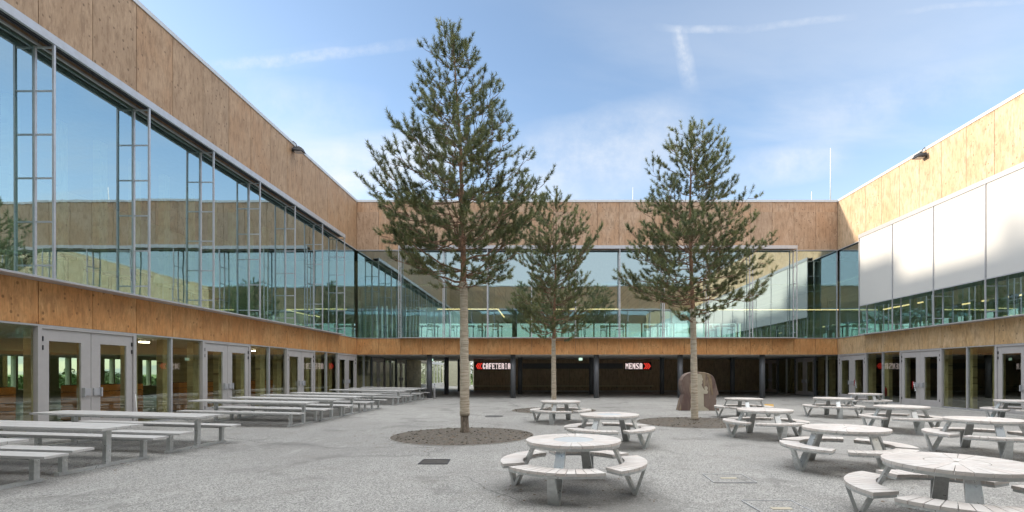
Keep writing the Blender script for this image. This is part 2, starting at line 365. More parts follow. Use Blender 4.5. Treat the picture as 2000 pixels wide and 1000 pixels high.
# ------------------------------------------------------------------ object helpers
ROOTLOC = {}
def root_of(o):
    while o.parent: o = o.parent
    return o
def thing(name, label, cat, loc=(0, 0, 0), rz=0, group=None):
    o = bpy.data.objects.new(name, None); C.objects.link(o); o.empty_display_size = .2
    o.location = loc; o.rotation_euler = (0, 0, rz); o['label'] = label; o['category'] = cat
    if group: o['group'] = group
    ROOTLOC[o.name] = Vector(loc)
    return o
def tag(o, label=None, cat=None, group=None, kind=None):
    for k, v in (('label', label), ('category', cat), ('group', group), ('kind', kind)):
        if v: o[k] = v
    return o
def copy_tree(o, parent=None):
    c = o.copy(); C.objects.link(c); c.parent = parent
    for ch in o.children: copy_tree(ch, c)
    return c
class MB:
    """collects solid pieces, then links them as one mesh object"""
    def __init__(s, fn=None):
        s.v = []; s.f = []; s.uv = []; s.tone = []; s.fn = fn or (lambda a, b, c: (a, b, c)); s.smooth = []; s.t = .5
    def face(s, idx, uvs=None, sm=False):
        s.f.append(tuple(idx)); s.uv.append(uvs or [(0, 0)] * len(idx)); s.tone.append(s.t); s.smooth.append(sm)
    def box(s, u0, u1, d0, d1, v0, v1, tone=None, off=(0, 0)):
        """u along, d outward, v up"""
        if tone is not None: s.t = tone
        b = len(s.v)
        P = [(u0, d0, v0), (u1, d0, v0), (u1, d1, v0), (u0, d1, v0), (u0, d0, v1), (u1, d0, v1), (u1, d1, v1), (u0, d1, v1)]
        s.v += [s.fn(*p) for p in P]
        for q in ((0, 3, 2, 1), (4, 5, 6, 7), (0, 1, 5, 4), (1, 2, 6, 5), (2, 3, 7, 6), (3, 0, 4, 7)):
            s.face([b + i for i in q], [(P[i][0] + P[i][1] * .0 + off[0], P[i][2] + off[1]) for i in q])
    def quad(s, pts, tone=None):
        if tone is not None: s.t = tone
        b = len(s.v); s.v += [s.fn(*p) for p in pts]; s.face(range(b, b + len(pts)), [(p[0], p[2]) for p in pts])
    def hexa(s, P, tone=None):
        if tone is not None: s.t = tone
        b = len(s.v); s.v += [s.fn(*p) for p in P]
        for q in ((0, 3, 2, 1), (4, 5, 6, 7), (0, 1, 5, 4), (1, 2, 6, 5), (2, 3, 7, 6), (3, 0, 4, 7)): s.face([b + i for i in q])
    def bar(s, a, b_, w, t, up=(0, 0, 1)):
        """rectangular bar from a to b; w across, t along up-ish"""
        a = Vector(a); b_ = Vector(b_); d = (b_ - a).normalized(); x = d.cross(Vector(up)).normalized(); y = x.cross(d).normalized()
        P = []
        for c in (a, b_):
            for sx, sy in ((-1, -1), (1, -1), (1, 1), (-1, 1)): P.append(tuple(c + x * sx * w / 2 + y * sy * t / 2))
        s.hexa(P)
    def tube(s, pts, rads, seg=8, cap=True):
        pts = [Vector(p) for p in pts]; n = len(pts); b = len(s.v)
        ref = Vector((.3, .2, 1)).normalized()
        for i, p in enumerate(pts):
            d = (pts[min(i + 1, n - 1)] - pts[max(i - 1, 0)]).normalized()
            x = d.cross(ref)
            if x.length < .05: x = d.cross(Vector((1, 0, 0)))
            x.normalize(); y = d.cross(x).normalized()
            for k in range(seg):
                a = 2 * math.pi * k / seg
                s.v.append(s.fn(*(p + x * math.cos(a) * rads[i] + y * math.sin(a) * rads[i])))
        for i in range(n - 1):
            for k in range(seg):
                k2 = (k + 1) % seg
                s.face((b + i * seg + k, b + i * seg + k2, b + (i + 1) * seg + k2, b + (i + 1) * seg + k), sm=True)
        if cap:
            s.face([b + k for k in range(seg)][::-1]); s.face([b + (n - 1) * seg + k for k in range(seg)])
    def prism(s, pts, z0, z1, sm=False):
        b = len(s.v); n = len(pts)
        s.v += [s.fn(x, y, z0) for x, y in pts] + [s.fn(x, y, z1) for x, y in pts]
        s.face([b + i for i in range(n)][::-1]); s.face([b + n + i for i in range(n)])
        for i in range(n): j = (i + 1) % n; s.face((b + i, b + j, b + n + j, b + n + i), sm=sm)
    def build(s, name, mat, parent=None, recalc=True):
        me = bpy.data.meshes.new(name)
        off = ROOTLOC.get(root_of(parent).name, Vector((0, 0, 0))) if (parent and s.fn_world) else Vector((0, 0, 0))
        me.from_pydata([(p[0] - off.x, p[1] - off.y, p[2] - off.z) for p in s.v], [], s.f)
        uvl = me.uv_layers.new(name='UVMap'); i = 0
        flat = [c for f in s.uv for uv in f for c in uv]
        uvl.data.foreach_set('uv', flat)
        at = me.attributes.new('tone', 'FLOAT', 'FACE'); at.data.foreach_set('value', s.tone)
        me.polygons.foreach_set('use_smooth', s.smooth)
        me.materials.append(mat)
        if recalc:
            bm = bmesh.new(); bm.from_mesh(me); bmesh.ops.recalc_face_normals(bm, faces=bm.faces); bm.to_mesh(me); bm.free()
        o = bpy.data.objects.new(name, me); C.objects.link(o)
        if parent: o.parent = parent
        return o
    fn_world = False
class WB(MB):       # world-space builder (subtracts the thing's location)
    fn_world = True
def at(pxx, Y): return (pxx - VX) * Y / F
def zat(pyy, Y): return H + (VY - pyy) * Y / F

# ------------------------------------------------------------------ dimensions
XL, XR, YB, YF = -12.94, 19.81, 34.0, 0.67
PB = (XR - XL) / 22
PL, PR = 1.521, 1.488
ZS, ZB, ZG, ZR = 2.99, 4.09, 10.12, 13.42            # soffit, band top, glass top, roof
DP = .39                                              # how far the outer frame stands proud
def fl(u, d, v): return (XL + d, YB - u, v)
def fr(u, d, v): return (XR - d, YB - u, v)
def fb(u, d, v): return (XL + u, YB - d, v)
def ff(u, d, v): return (XL + u, YF + d, v)

# ------------------------------------------------------------------ ground
def slope(x): return max(0.0, min(.105, .02 * (-7.8 - x)))
xs = [-13.6, -13.0, -12, -11, -10, -9, -8, -7, -4, 0, 5, 10, 15, 20.4]
ys = [-18, -8, 0, 5, 10, 15, 20, 25, 30, 34, 40, 46, 55, 64, 70]
g = MB()
for y in ys:
    for x in xs: g.v.append((x, y, slope(x)))
nx = len(xs)
for j in range(len(ys) - 1):
    for i in range(nx - 1): g.face((j * nx + i, j * nx + i + 1, (j + 1) * nx + i + 1, (j + 1) * nx + i))
tag(g.build('courtyard_ground', ASPH), kind='structure')
g = MB(); g.quad([(-500, -500, -.06), (500, -500, -.06), (500, 500, -.06), (-500, 500, -.06)])
tag(g.build('ground', GRASS), kind='structure')
g = MB(); g.quad([(-26, 46, -.03), (-13.6, 46, -.03), (-13.6, 90, -.03), (-26, 90, -.03)])
tag(g.build('path', CONC), kind='structure')

# ------------------------------------------------------------------ wings
def cladding(fn, p, k0, k1, z0, z1, name, mat, parent, d0=-.05, d1=0.0, splits=()):
    m = WB(fn)
    for k in range(k0, k1):
        u0, u1 = k * p + .010, (k + 1) * p - .010
        cuts = [z0] + [z for z in splits if z0 < z < z1] + [z1]
        for a, b in zip(cuts[:-1], cuts[1:]):
            m.box(u0, u1, d0, d1, a, b, random.random(), (random.random() * 40, random.random() * 40))
    return m.build(name, mat, parent)
def upper(fn, p, n, parent, k_end, dlen, lastk=None, screens=False, detail=True):
    """upper storey: corner pane, bays of the proud frame, header, sill"""
    ed = k_end
    hd = WB(fn)
    u0, u1 = 2 * p, ed * p
    hd.box(u0 - .03, u1 + .03, DP - .03, DP + .05, ZG - .02, ZG + .20)
    hd.box(u0 - .03, u1 + .03, 0.002, DP - .03, ZG + .13, ZG + .18)
    hd.build('header_rail', ALU, parent)
    tr = WB(fn)
    for d in (.10, .20, .29): tr.box(u0, u1, d - .02, d + .02, ZG + .04, ZG + .13)
    tr.box(0, dlen, -.30, -.004, ZG + .0, ZG + .09)
    tr.build('blind_track', RAIL_D, parent)
    sl_ = WB(fn)
    sl_.box(0, dlen, -.2, .045, ZB - .002, ZB + .035)
    sl_.box(u0 - .03, u1 + .03, .047, DP + .06, ZB + .0, ZB + .05)
    sl_.build('window_sill', ALU, parent)
    wt = WB(fn); wt.box(0, dlen, -.02, .03, ZG + .185 if False else ZG - .055, ZG - .004); wt.build('glass_head_trim', ALU, parent)
    ks = [0, 2] + list(range(4, ed + 1, 2))
    if ed * p < dlen - 1: ks += [n]
    ks = sorted(set(ks))
    for a, b in zip(ks[:-1], ks[1:]):
        w = WB(fn); ua, ub = a * p, b * p
        framed = a >= 2 and b <= ed
        w.box(ub - .026, ub + .026, -.115, -.06, ZB + .04, ZG - .06)                     # mullion in the glass plane
        if b == n and False: pass
        if framed or a == 2 or b == 2:
            for uu_ in [ub]:
                if 2 * p - .01 <= uu_ <= ed * p + .01:
                    w.box(uu_ - .026, uu_ + .026, DP - .02, DP + .03, ZB + .052, ZG - .022)     # outer post
                    for r_ in range(6):
                        z = 4.46 + 1.11 * r_
                        w.box(uu_ - .015, uu_ + .015, -.058, DP - .022, z, z + .04)
        fo = w.build('window', ALU, parent)
        ja, jb = random.uniform(-.005, .005), random.uniform(-.006, .006)
        gm = WB(fn); gm.quad([(ua + .03, -.10 - ja - jb, ZB + .04), (ub - .03, -.10 + ja - jb, ZB + .04), (ub - .03, -.10 + ja + jb, ZG - .06), (ua + .03, -.10 - ja + jb, ZG - .06)])
        gm.build('glass_pane', GLASS_UP, fo, recalc=False)
        if screens and framed:
            s_ = WB(fn)
            s_.box(ua + .045, ub - .045, DP - .016, DP - .004, 5.92, ZG - .03)
            so = s_.build('sun_screen', SCREEN, parent)
            s_ = WB(fn); s_.box(ua + .045, ub - .045, DP - .03, DP + .012, 5.87, 5.918); s_.build('bottom_rail', ALU, so)
def leaf_and_glass(fn, u0, u1, zb, zt, side, dd, parent):
    """one door leaf: wide grey frame with a tall glass light"""
    lo, hi = (.21, .29) if side < 0 else (.29, .21)
    g0, g1, gz0, gz1 = u0 + lo, u1 - hi, zb + .30, zt - .30
    m = WB(fn)
    m.box(u0, g0, dd - .06, dd, zb, zt); m.box(g1, u1, dd - .06, dd, zb, zt)
    m.box(g0, g1, dd - .06, dd, zb, gz0); m.box(g0, g1, dd - .06, dd, gz1, zt)
    m.build('door_leaf', DOORM, parent)
    m = WB(fn); m.quad([(g0, dd - .035, gz0), (g1, dd - .035, gz0), (g1, dd - .035, gz1), (g0, dd - .035, gz1)])
    m.build('door_glass', GLASS_LO, parent, recalc=False)
    uc = u1 - .13 if side < 0 else u0 + .13
    m = WB(fn); m.box(uc - .09, uc + .09, dd + .003, dd + .05, zb + .98, zb + 1.18)
    a = uc - .13 * side * -1
    m.box(min(uc - side * -.11, uc - side * -.145), max(uc - side * -.11, uc - side * -.145), dd + .003, dd + .09, zb + .94, zb + 1.2)
    m.build('handle', ALU, parent)
    uh = u0 + .03 if side < 0 else u1 - .03
    for z in (zt - .25, zt - .48, zb + .3):
        m = WB(fn); m.box(uh - .015, uh + .015, dd + .002, dd + .03, z - .06, z + .06); m.build('hinge', BLACKP, parent)
def double_door(fn, u0, u1, zb, parent, dark=False):
    zt = ZS - .10
    m = WB(fn)
    m.box(u0, u0 + .10, -.14, -.01, zb, zt + .06); m.box(u1 - .10, u1, -.14, -.01, zb, zt + .06)
    m.box(u0 + .10, u1 - .10, -.14, -.01, zt, zt + .06)
    m.box(u0 + .10, u1 - .10, -.14, -.03, zb - .01, zb + .02)
    f = m.build('double_door', ALU_D if dark else DOORM, parent)
    c = (u0 + u1) / 2
    leaf_and_glass(fn, u0 + .11, c - .008, zb + .025, zt - .01, -1, -.05, f)
    leaf_and_glass(fn, c + .008, u1 - .11, zb + .025, zt - .01, 1, -.05, f)
    return f
def low_window(fn, u0, u1, zb, parent):
    m = WB(fn); zt = ZS - .04
    m.box(u1 - .035, u1 + .035, -.16, -.03, zb, zt); m.box(u0 + .036, u1 - .036, -.16, -.05, zb, zb + .06)
    f = m.build('window', ALU, parent)
    m = WB(fn); m.quad([(u0 + .036, -.10, zb + .06), (u1 - .036, -.10, zb + .06), (u1 - .036, -.10, zt), (u0 + .036, -.10, zt)])
    m.build('glass_pane', GLASS_LO, f, recalc=False)
def ground_floor(fn, p, k0, k1, zb, parent, dark_to=0):
    m = WB(fn); m.box(k0 * p, k1 * p, -.2, -.005, ZS - .045, ZS - .004); m.build('head_trim', ALU, parent)
    k = k0
    while k < k1:
        if k % 4 in (0,) and k >= 0 or (k < 0 and k % 4 == 0):
            double_door(fn, k * p, (k + 2) * p, zb, parent, dark=(k < dark_to)); k += 2
        else:
            low_window(fn, k * p, (k + 1) * p, zb, parent); k += 1
def roof_cap(fn, u0, u1, parent):
    m = WB(fn); m.box(u0, u1, -.30, .035, ZR + .002, ZR + .10); m.box(u0, u1, .005, .037, ZR - .05, ZR + .002)
    m.build('roof_edge_cap', CAP, parent)
def band_bottom(fn, u0, u1, parent):
    m = WB(fn); m.box(u0, u1, -.22, -.055, ZS, ZB - .01); m.build('band_backing', RAIL_D, parent)
def fins(fn, p, k0, k1, z0, z1, parent, d=-.85, off=.45, w=.42, mat=None):
    first = None
    for k in range(k0, k1):
        m = WB(fn); m.box(k * p + off, k * p + off + w, d - .22, d, z0, z1, random.random(), (random.random() * 9, random.random() * 9))
        m.build('timber_pier', mat or PLY_IN, parent)

# ---- left wing
lw_ = thing('building_wing', 'left two storey wing with tall reflecting glass above an orange plywood band', 'building', (XL, 0, 0), group='wings of the courtyard building')
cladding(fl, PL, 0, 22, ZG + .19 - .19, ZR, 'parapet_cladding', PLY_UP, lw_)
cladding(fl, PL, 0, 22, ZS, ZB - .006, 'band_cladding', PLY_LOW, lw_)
roof_cap(fl, 0, 33.4, lw_); band_bottom(fl, 0, 33.4, lw_)
upper(fl, PL, 22, lw_, 22, 33.3)
ground_floor(fl, PL, -8, 20, .10, lw_, dark_to=0)
m = WB(); m.box(-30.2, XL - .21, -18, 51, ZS + .0, ZB - .05); m.build('floor_slab', SOFF, lw_)
m = WB(); m.box(-30.2, XL - .06, -18, 52, ZR - .25, ZR - .02); m.build('roof', DARKIN, lw_)
m = WB(); m.box(-30.2, XL - .12, -18, 51, .03, .095); m.build('interior_floor', FLOOR_IN, lw_)
def outer_wall(x0, x1, y0, y1, axis, parent, low=True):
    """far outside wall of a wing, with window openings on both storeys"""
    m = WB()
    a0, a1 = (y0, y1) if axis == 'y' else (x0, x1)
    def bb(p, q, z0, z1):
        if axis == 'y': m.box(x0, x1, p, q, z0, z1)
        else: m.box(p, q, y0, y1, z0, z1)
    (bb(a0, a1, 0, .8), bb(a0, a1, 2.7, 4.5)) if low else bb(a0, a1, ZB - .04, 4.5); bb(a0, a1, 6.7, ZR - .24)
    k = a0; i = 0
    while k < a1:
        wd = .9 if i % 2 == 0 else .12
        if low: bb(k, min(k + wd, a1), .8, 2.7)
        bb(k, min(k + .12, a1), 4.5, 6.7)
        k += 1.6; i += 1
    ow = m.build('outer_wall', WHITE_IN, parent)
    m = WB()
    for z0, z1 in ((.8, 2.7), (4.5, 6.7))[0 if low else 1:]:
        if axis == 'y': xm = (x0 + x1) / 2; m.quad([(xm, a0, z0), (xm, a1, z0), (xm, a1, z1), (xm, a0, z1)])
        else: ym = (y0 + y1) / 2; m.quad([(a0, ym, z0), (a1, ym, z0), (a1, ym, z1), (a0, ym, z1)])
    m.build('outer_glass', GLASS_OUT, ow, recalc=False)
    return ow
outer_wall(-30.5, -30.2, -18, 51, 'y', lw_)
m = WB(); m.box(-18.6, -18.4, 24, 51, .1, ZS - .02); m.box(-20.0, -19.8, 30, 51, ZB, 9.9); m.build('inner_wall', PLY_IN, lw_)
fins(fl, PL, -7, 20, .1, ZS - .05, lw_)
fins(fl, PL, 2, 20, ZB, ZG, lw_, d=-3.2, w=.35)
m = WB(); m.box(-30.2, XL - .2, 51.0, 51.3, ZS - .3, ZR - .24); m.box(-30.2, XL - .3, 51.0, 51.3, 0, ZS - .3); m.build('end_wall', WHITE_IN, lw_)
# plywood wall and glazed opening at the end of the passage
m = WB()
for i in range(8):
    m.box(XL - .2, XL, 46.2 + i * .65, 46.2 + i * .65 + .63, .05, ZS, random.random(), (i * 3.1, 0))
m.build('board_wall', PLY_IN, lw_)
m = WB()
m.box(XL - .15, XL - .02, 51.4, 62.8, .1, .55); m.box(XL - .15, XL - .02, 51.4, 62.8, 2.72, ZS)
for y in (51.4, 53.6, 56.2, 57.6, 59.2, 60.8, 62.7): m.box(XL - .13, XL - .03, y, y + .14, .55, 2.72)
wf = m.build('passage_window', WHITEP, lw_)
m = WB(); m.quad([(XL - .08, 51.5, .55), (XL - .08, 62.7, .55), (XL - .08, 62.7, 2.72), (XL - .08, 51.5, 2.72)]); m.build('glass_pane', GLASS_LO, wf, recalc=False)

# ---- back wing
bw_ = thing('building_wing', 'back wing standing on dark round columns over an open passage', 'building', (3.4, YB, 0), group='wings of the courtyard building')
cladding(fb, PB, 0, 22, ZG, ZR, 'parapet_cladding', PLY_BACK, bw_, splits=(12.7,))
cladding(fb, PB, 0, 22, ZS, ZB - .006, 'band_cladding', PLY_LOW, bw_)
roof_cap(fb, 0.04, XR - XL - .04, bw_); band_bottom(fb, .23, XR - XL - .23, bw_)
upper(fb, PB, 22, bw_, 20, XR - XL)
m = WB(); m.box(XL - .0, XR, YB + .23, 54.5, ZS + .003, ZB - .05); m.build('soffit_slab', SOFF, bw_)
m = WB(); m.box(XL, XR, YB + .06, 52, ZR - .25, ZR - .02); m.build('roof', DARKIN, bw_)
outer_wall(XL, XR, 50, 50.3, 'x', bw_, low=False)
m = WB()
for i in range(18):
    x0 = -6.75 + i * 1.475
    m.box(x0 + .01, x0 + 1.465, 46, 46.1, .12, ZS, random.random(), (i * 5.3, i))
m.build('passage_wall', PLY_DARK, bw_)
m = WB(); m.box(-6.7, XR, 46.12, 62.9, 0, ZS - .003); m.build('block', DARKIN, bw_)
m = WB(); m.box(-6.75, 19.6, 45.9, 46.0, 0.03, .10); m.build('skirting_strip', WHITEP, bw_)
m = WB(); m.box(-2.2, 7.0, 45.93, 45.998, 2.12, 2.62); m.build('vent_panel', COLM, bw_)
m = WB(); m.box(-12.9, -9.62, 62.8, 63.0, 0, 3.3); m.box(-9.3, -6.72, 62.8, 63.0, 0, 3.3)
m.build('end_wall', WHITE_IN, bw_)
cols = []
colY = [(34.6, (-8.14, -2.34, 3.43, 9.24, 14.93)), (40.6, (-8.16, -2.17, 3.62, 9.37, 15.1)), (46.6, (-8.15,))]
for Y, xs_ in colY:
    for x in xs_:
        m = WB(); m.tube([(x, Y, 0), (x, Y, ZS + .0)], [.185, .185], 24); m.build('column', COLM, bw_)
for x in (-2.45,):
    m = WB(); m.tube([(x, 38, ZB), (x, 38, ZR - .3)], [.19, .19], 20); m.build('interior_column', COLM, bw_)
m = WB(); m.box(XL, XR, YB + .2, 49.9, ZB - .045, ZB - .02); m.build('interior_floor', FLOOR_IN, bw_)
m = WB(); m.box(XL, XR, YB + 1.2, 49.9, 7.9, 8.0); m.build('interior_ceiling', PLY_IN, bw_)

# ---- right wing
rw_ = thing('building_wing', 'right sunlit wing, plywood toned golden for the sunlight, with white sun screens', 'building', (XR, 0, 0), group='wings of the courtyard building')
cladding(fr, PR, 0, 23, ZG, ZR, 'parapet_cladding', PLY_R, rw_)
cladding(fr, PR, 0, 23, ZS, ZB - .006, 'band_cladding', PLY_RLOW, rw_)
roof_cap(fr, 0, 33.4, rw_); band_bottom(fr, 0, 33.4, rw_)
upper(fr, PR, 22, rw_, 22, 33.3, screens=True)
ground_floor(fr, PR, -8, 20, .01, rw_, dark_to=0)
m = WB(); m.box(XR + .21, 36, -18, 51, ZS + .0, ZB - .05); m.build('floor_slab', SOFF, rw_)
m = WB(); m.box(XR + .06, 36, -18, 52, ZR - .25, ZR - .02); m.build('roof', DARKIN, rw_)
m = WB(); m.box(XR + .12, 36, -18, 51, -.03, .012); m.build('interior_floor', FLOOR_IN, rw_)
outer_wall(36, 36.3, -18, 51, 'y', rw_)
fins(fr, PR, -6, 20, .01, ZS - .05, rw_)
fins(fr, PR, 2, 20, ZB, 7.4, rw_, d=-2.4, w=.35)
m = WB(); m.box(XR, 36.3, 51.0, 51.3, 0, ZR - .24); m.build('end_wall', WHITE_IN, rw_)
m = WB(); m.box(XR + .21, 36, -10, 51, 7.9, 8.0); m.build('interior_ceiling', PLY_IN, rw_)
m = WB(); m.box(XR - .9, XR - .02, 4, 33.9, .003, .010); m.build('threshold_strip', CONC, rw_)
m = WB(); m.box(XR + 6.5, XR + 6.7, -10, 51, .012, ZS - .05); m.build('corridor_wall', DARKIN, rw_)

# ---- front wing, behind and above the camera, seen only mirrored in the glass
fw_ = thing('building_wing', 'wing behind the viewpoint, seen mirrored in the back glass', 'building', (3.4, YF, 0), group='wings of the courtyard building')
cladding(ff, PB, 0, 22, ZG, ZR, 'parapet_cladding', PLY_UP, fw_)
cladding(ff, PB, 0, 22, ZS, ZB - .006, 'band_cladding', PLY_LOW, fw_)
roof_cap(ff, 0.04, XR - XL - .04, fw_); band_bottom(ff, .23, XR - XL - .23, fw_)
upper(ff, PB, 22, fw_, 20, XR - XL)
m = WB(); m.box(XL, XR, -15, YF - .23, ZS + .003, ZB - .05); m.build('soffit_slab', SOFF, fw_)
m = WB(); m.box(XL, XR, -15, YF - .06, ZR - .25, ZR - .02); m.build('roof', DARKIN, fw_)
outer_wall(XL, XR, -15.3, -15, 'x', fw_)
m = WB(); m.box(XL, XR, -12.2, -12, 0, ZS); m.build('passage_wall', PLY_DARK, fw_)

# ------------------------------------------------------------------ signs
GLY = {
 'C': ['01110', '11011', '11011', '11000', '11000', '11000', '11011', '11011', '01110'],
 'A': ['01110', '11011', '11011', '11011', '11111', '11011', '11011', '11011', '11011'],
 'F': ['11111', '11011', '11000', '11010', '11110', '11010', '11000', '11000', '11100'],
 'E': ['11111', '11001', '11000', '11010', '11110', '11010', '11000', '11001', '11111'],
 'T': ['11111', '10101', '00100', '00100', '00100', '00100', '00100', '00100', '01110'],
 'R': ['11110', '11011', '11011', '11011', '11110', '11011', '11011', '11011', '11011'],
 'I': ['01110', '00100', '00100', '00100', '00100', '00100', '00100', '00100', '01110'],
 'M': ['10001', '11011', '11111', '11111', '10101', '10101', '10001', '10001', '10001'],
 'N': ['10011', '11011', '11011', '11111', '11111', '10111', '10111', '10011', '10011'],
 'S': ['01111', '11001', '11000', '11100', '01110', '00111', '00011', '10011', '11110']}
def led_sign(text, x0, x1, cx0, cx1, left, label):
    Y = 45.8; zb, zt = 2.09, 2.63
    s = thing('led_sign', label, 'sign', ((at(x0, Y) + at(x1, Y)) / 2, Y + .1, 2.0), group='led signs in the passage')
    m = WB(); a = min(at(x0, Y), at(cx0, Y)) - .06; b = max(at(x1, Y), at(cx1, Y)) + .06
    m.box(a, b, Y + .03, Y + .09, zb - .08, zt + .08); m.build('backing_board', BLACKP, s)
    n = len(text); X0, X1 = at(x0, Y), at(x1, Y); w = (X1 - X0) / n
    for i, ch in enumerate(text):
        m = WB(); cw = w * .80 / 5; chh = (zt - zb) / 9
        for r_, row in enumerate(GLY[ch]):
            c = 0
            while c < 5:
                if row[c] == '1':
                    e = c
                    while e < 5 and row[e] == '1': e += 1
                    m.box(X0 + i * w + c * cw, X0 + i * w + e * cw, Y, Y + .025, zt - (r_ + 1) * chh + .001, zt - r_ * chh)
                    c = e
                else: c += 1
        m.build('letter', E_SIGN, s)
    A, B = at(cx0, Y), at(cx1, Y); st = (B - A) / 3.7
    for i in range(3):
        m = WB(); zc_ = (zb + zt) / 2; hh = (zt - zb) / 2; t = st * .55
        xa = A + i * st
        for sg in (1, -1):
            if left: P = [(xa + st * 1.2, zc_ + sg * hh), (xa + st * 1.2 + t, zc_ + sg * hh), (xa + t, zc_), (xa, zc_)]
            else: P = [(xa, zc_ + sg * hh), (xa + t, zc_ + sg * hh), (xa + t + st * 1.2, zc_), (xa + st * 1.2, zc_)]
            b_ = [(x, Y, z) for x, z in P] + [(x, Y + .025, z) for x, z in P]
            m.hexa(b_)
        m.build('chevron', E_RED, s)
led_sign('CAFETERIA', 943, 998, 929.5, 942, True, 'glowing sign reading CAFETERIA with three red chevrons pointing left')
led_sign('MENSA', 1222, 1256, 1257, 1271, False, 'glowing sign reading MENSA with three red chevrons pointing right')
s = thing('emergency_exit_light', 'small glowing green white exit light under the soffit between two front columns', 'exit light', (at(1134, 40), 40, 2.8))
m = WB(); x = at(1134, 40); m.box(x - .14, x + .14, 39.96, 40.0, 2.74, 2.93); m.build('light_panel', E_EXIT, s)
m = WB(); m.box(x - .15, x + .15, 40.002, 40.05, 2.72, ZS); m.build('housing', ALU, s)
s = thing('emergency_exit_light', 'tiny bright lamp under the soffit right beside the leftmost front column', 'exit light', (at(844.5, 40), 40, 2.8))
m = WB(); x = at(844.5, 40); m.box(x - .06, x + .06, 39.96, 40.0, 2.70, 2.86); m.build('light_panel', E_EXIT, s)
m = WB(); m.box(x - .07, x + .07, 40.002, 40.05, 2.68, ZS); m.build('housing', ALU, s)
# wall bench in the passage
s = thing('wall_bench', 'long low dark bench against the back wall of the passage below the signs', 'bench', (0, 45.6, 0))
m = WB(); m.box(-6.7, 9.75, 45.4, 45.88, .50, .57); m.build('seat', metal('pale_bench_board', (.62, .55, .36), .5), s)
for x in (-6.5, -3.2, 0, 3.2, 6.4, 9.5):
    m = WB(); m.box(x, x + .05, 45.6, 45.88, .38, .499); m.build('bracket', BLACKP, s)

# ------------------------------------------------------------------ interior lamps
def lamp(pts, label):
    s = thing('linear_lamp', label, 'lamp', pts[0], group='linear lamps behind the upper glass')
    for a, b in zip(pts[:-1], pts[1:]):
        m = WB(); m.bar(a, b, .09, .07); m.build('light_tube', E_WARM, s)
        m = WB()
        for t in (.1, .9):
            q = Vector(a).lerp(Vector(b), t); m.tube([q + Vector((0, 0, .037)), (q.x, q.y, 7.9)], [.006, .006], 4)
        m.build('suspension_wire', BLACKP, s)
lamp([(-9.2, 42, 7.1), (-4.1, 42, 7.1), (-4.1, 48, 7.1)], 'bent warm linear lamp glowing through the back glass beside the tallest pine trunk')
lamp([(.3, 42, 7.1), (6.2, 42, 7.1)], 'straight warm lamp glowing behind the back glass right of the smallest pine')
lamp([(12.0, 42, 7.05), (19.5, 42, 7.05), (24.5, 42, 7.05)], 'long warm linear lamp behind the corner glass beside the right wing')
lamp([(22.6, 33.5, 6.0), (22.6, 30.0, 6.0)], 'short warm lamp low behind the first sun screen bay from the corner')
lamp([(23.4, 28.4, 5.6), (23.4, 25.3, 5.6)], 'warm lamp seen under the second sun screen from the corner')
lamp([(24.4, 26.3, 5.75), (24.4, 21.5, 5.75)], 'warm lamp seen under the third sun screen from the corner')
lamp([(23.0, 20.6, 5.6), (23.0, 18.2, 5.6)], 'warm lamp seen under the rightmost sun screen')

# ------------------------------------------------------------------ interior furniture (upper floor)
def high_table(x, y, z, label):
    s = thing('high_table', label, 'table', (x, y, z), group='high tables behind the upper glass')
    m = MB(); m.box(-.7, .7, -.35, .35, 1.08, 1.12); m.build('tabletop', ALU, s)
    for sx in (-.6, .6):
        m = MB(); m.box(sx - .03, sx + .03, -.28, .28, 1.0, 1.078); m.box(sx - .03, sx + .03, -.03, .03, 0, 1.0); m.box(sx - .04, sx + .04, -.25, .25, 0, .03); m.build('leg', BLACKP, s)
    return s
def stool(x, y, z, rz, label, red=False):
    s = thing('bar_stool', label, 'stool', (x, y, z), rz, group='bar stools behind the upper glass')
    m = MB(); m.box(-.19, .19, -.19, .19, .76, .80); m.build('seat', DRED if red else WHITE_IN, s)
    m = MB(); m.box(-.19, .19, .17, .20, .92, 1.15); m.build('backrest', DRED if red else WHITE_IN, s)
    for sx in (-1, 1):
        for sy in (-1, 1):
            m = MB(); m.tube([(.24 * sx, .24 * sy, 0), (.16 * sx, .17 * sy, .76)], [.014, .014], 6)
            if sy > 0: m.tube([(.16 * sx, .17 * sy, .76), (.17 * sx, .185, .92)], [.012, .012], 6)
            m.build('leg', ALU, s)
bx = [(-11.3, 'at the left corner pane'), (-8.6, 'behind the first framed bay from the left'), (-6.0, 'just left of the tallest pine'), (-3.9, 'just right of the tallest pine trunk'), (2.2, 'behind the smallest pine'), (5.0, 'between the two shorter pines'), (8.2, 'left of the right pine trunk'), (13.0, 'right of the right pine trunk'), (17.5, 'in the right corner pane')]
for x, wh in bx:
    high_table(x, 36.6, 4.07, 'high table behind the back glass ' + wh)
    stool(x - .9, 36.3, 4.07, random.random(), 'stool left of the high table ' + wh)
    stool(x + .2, 35.8, 4.07, 3 + random.random(), 'stool in front of the high table ' + wh)
ry = [(32.3, 'in the bay nearest the corner'), (29.4, 'under the first sun screen'), (26.3, 'under the second sun screen'), (23.2, 'under the third sun screen'), (20.6, 'under the rightmost sun screen')]
for y, wh in ry:
    high_table(XR + 1.6, y, 4.07, 'right wing high table ' + wh)
    stool(XR + 1.1, y - 1.0, 4.07, 1 + random.random(), 'dark red stool at the right wing high table ' + wh, True)
    stool(XR + 1.0, y + .9, 4.07, random.random(), 'pale stool beyond the right wing high table ' + wh)
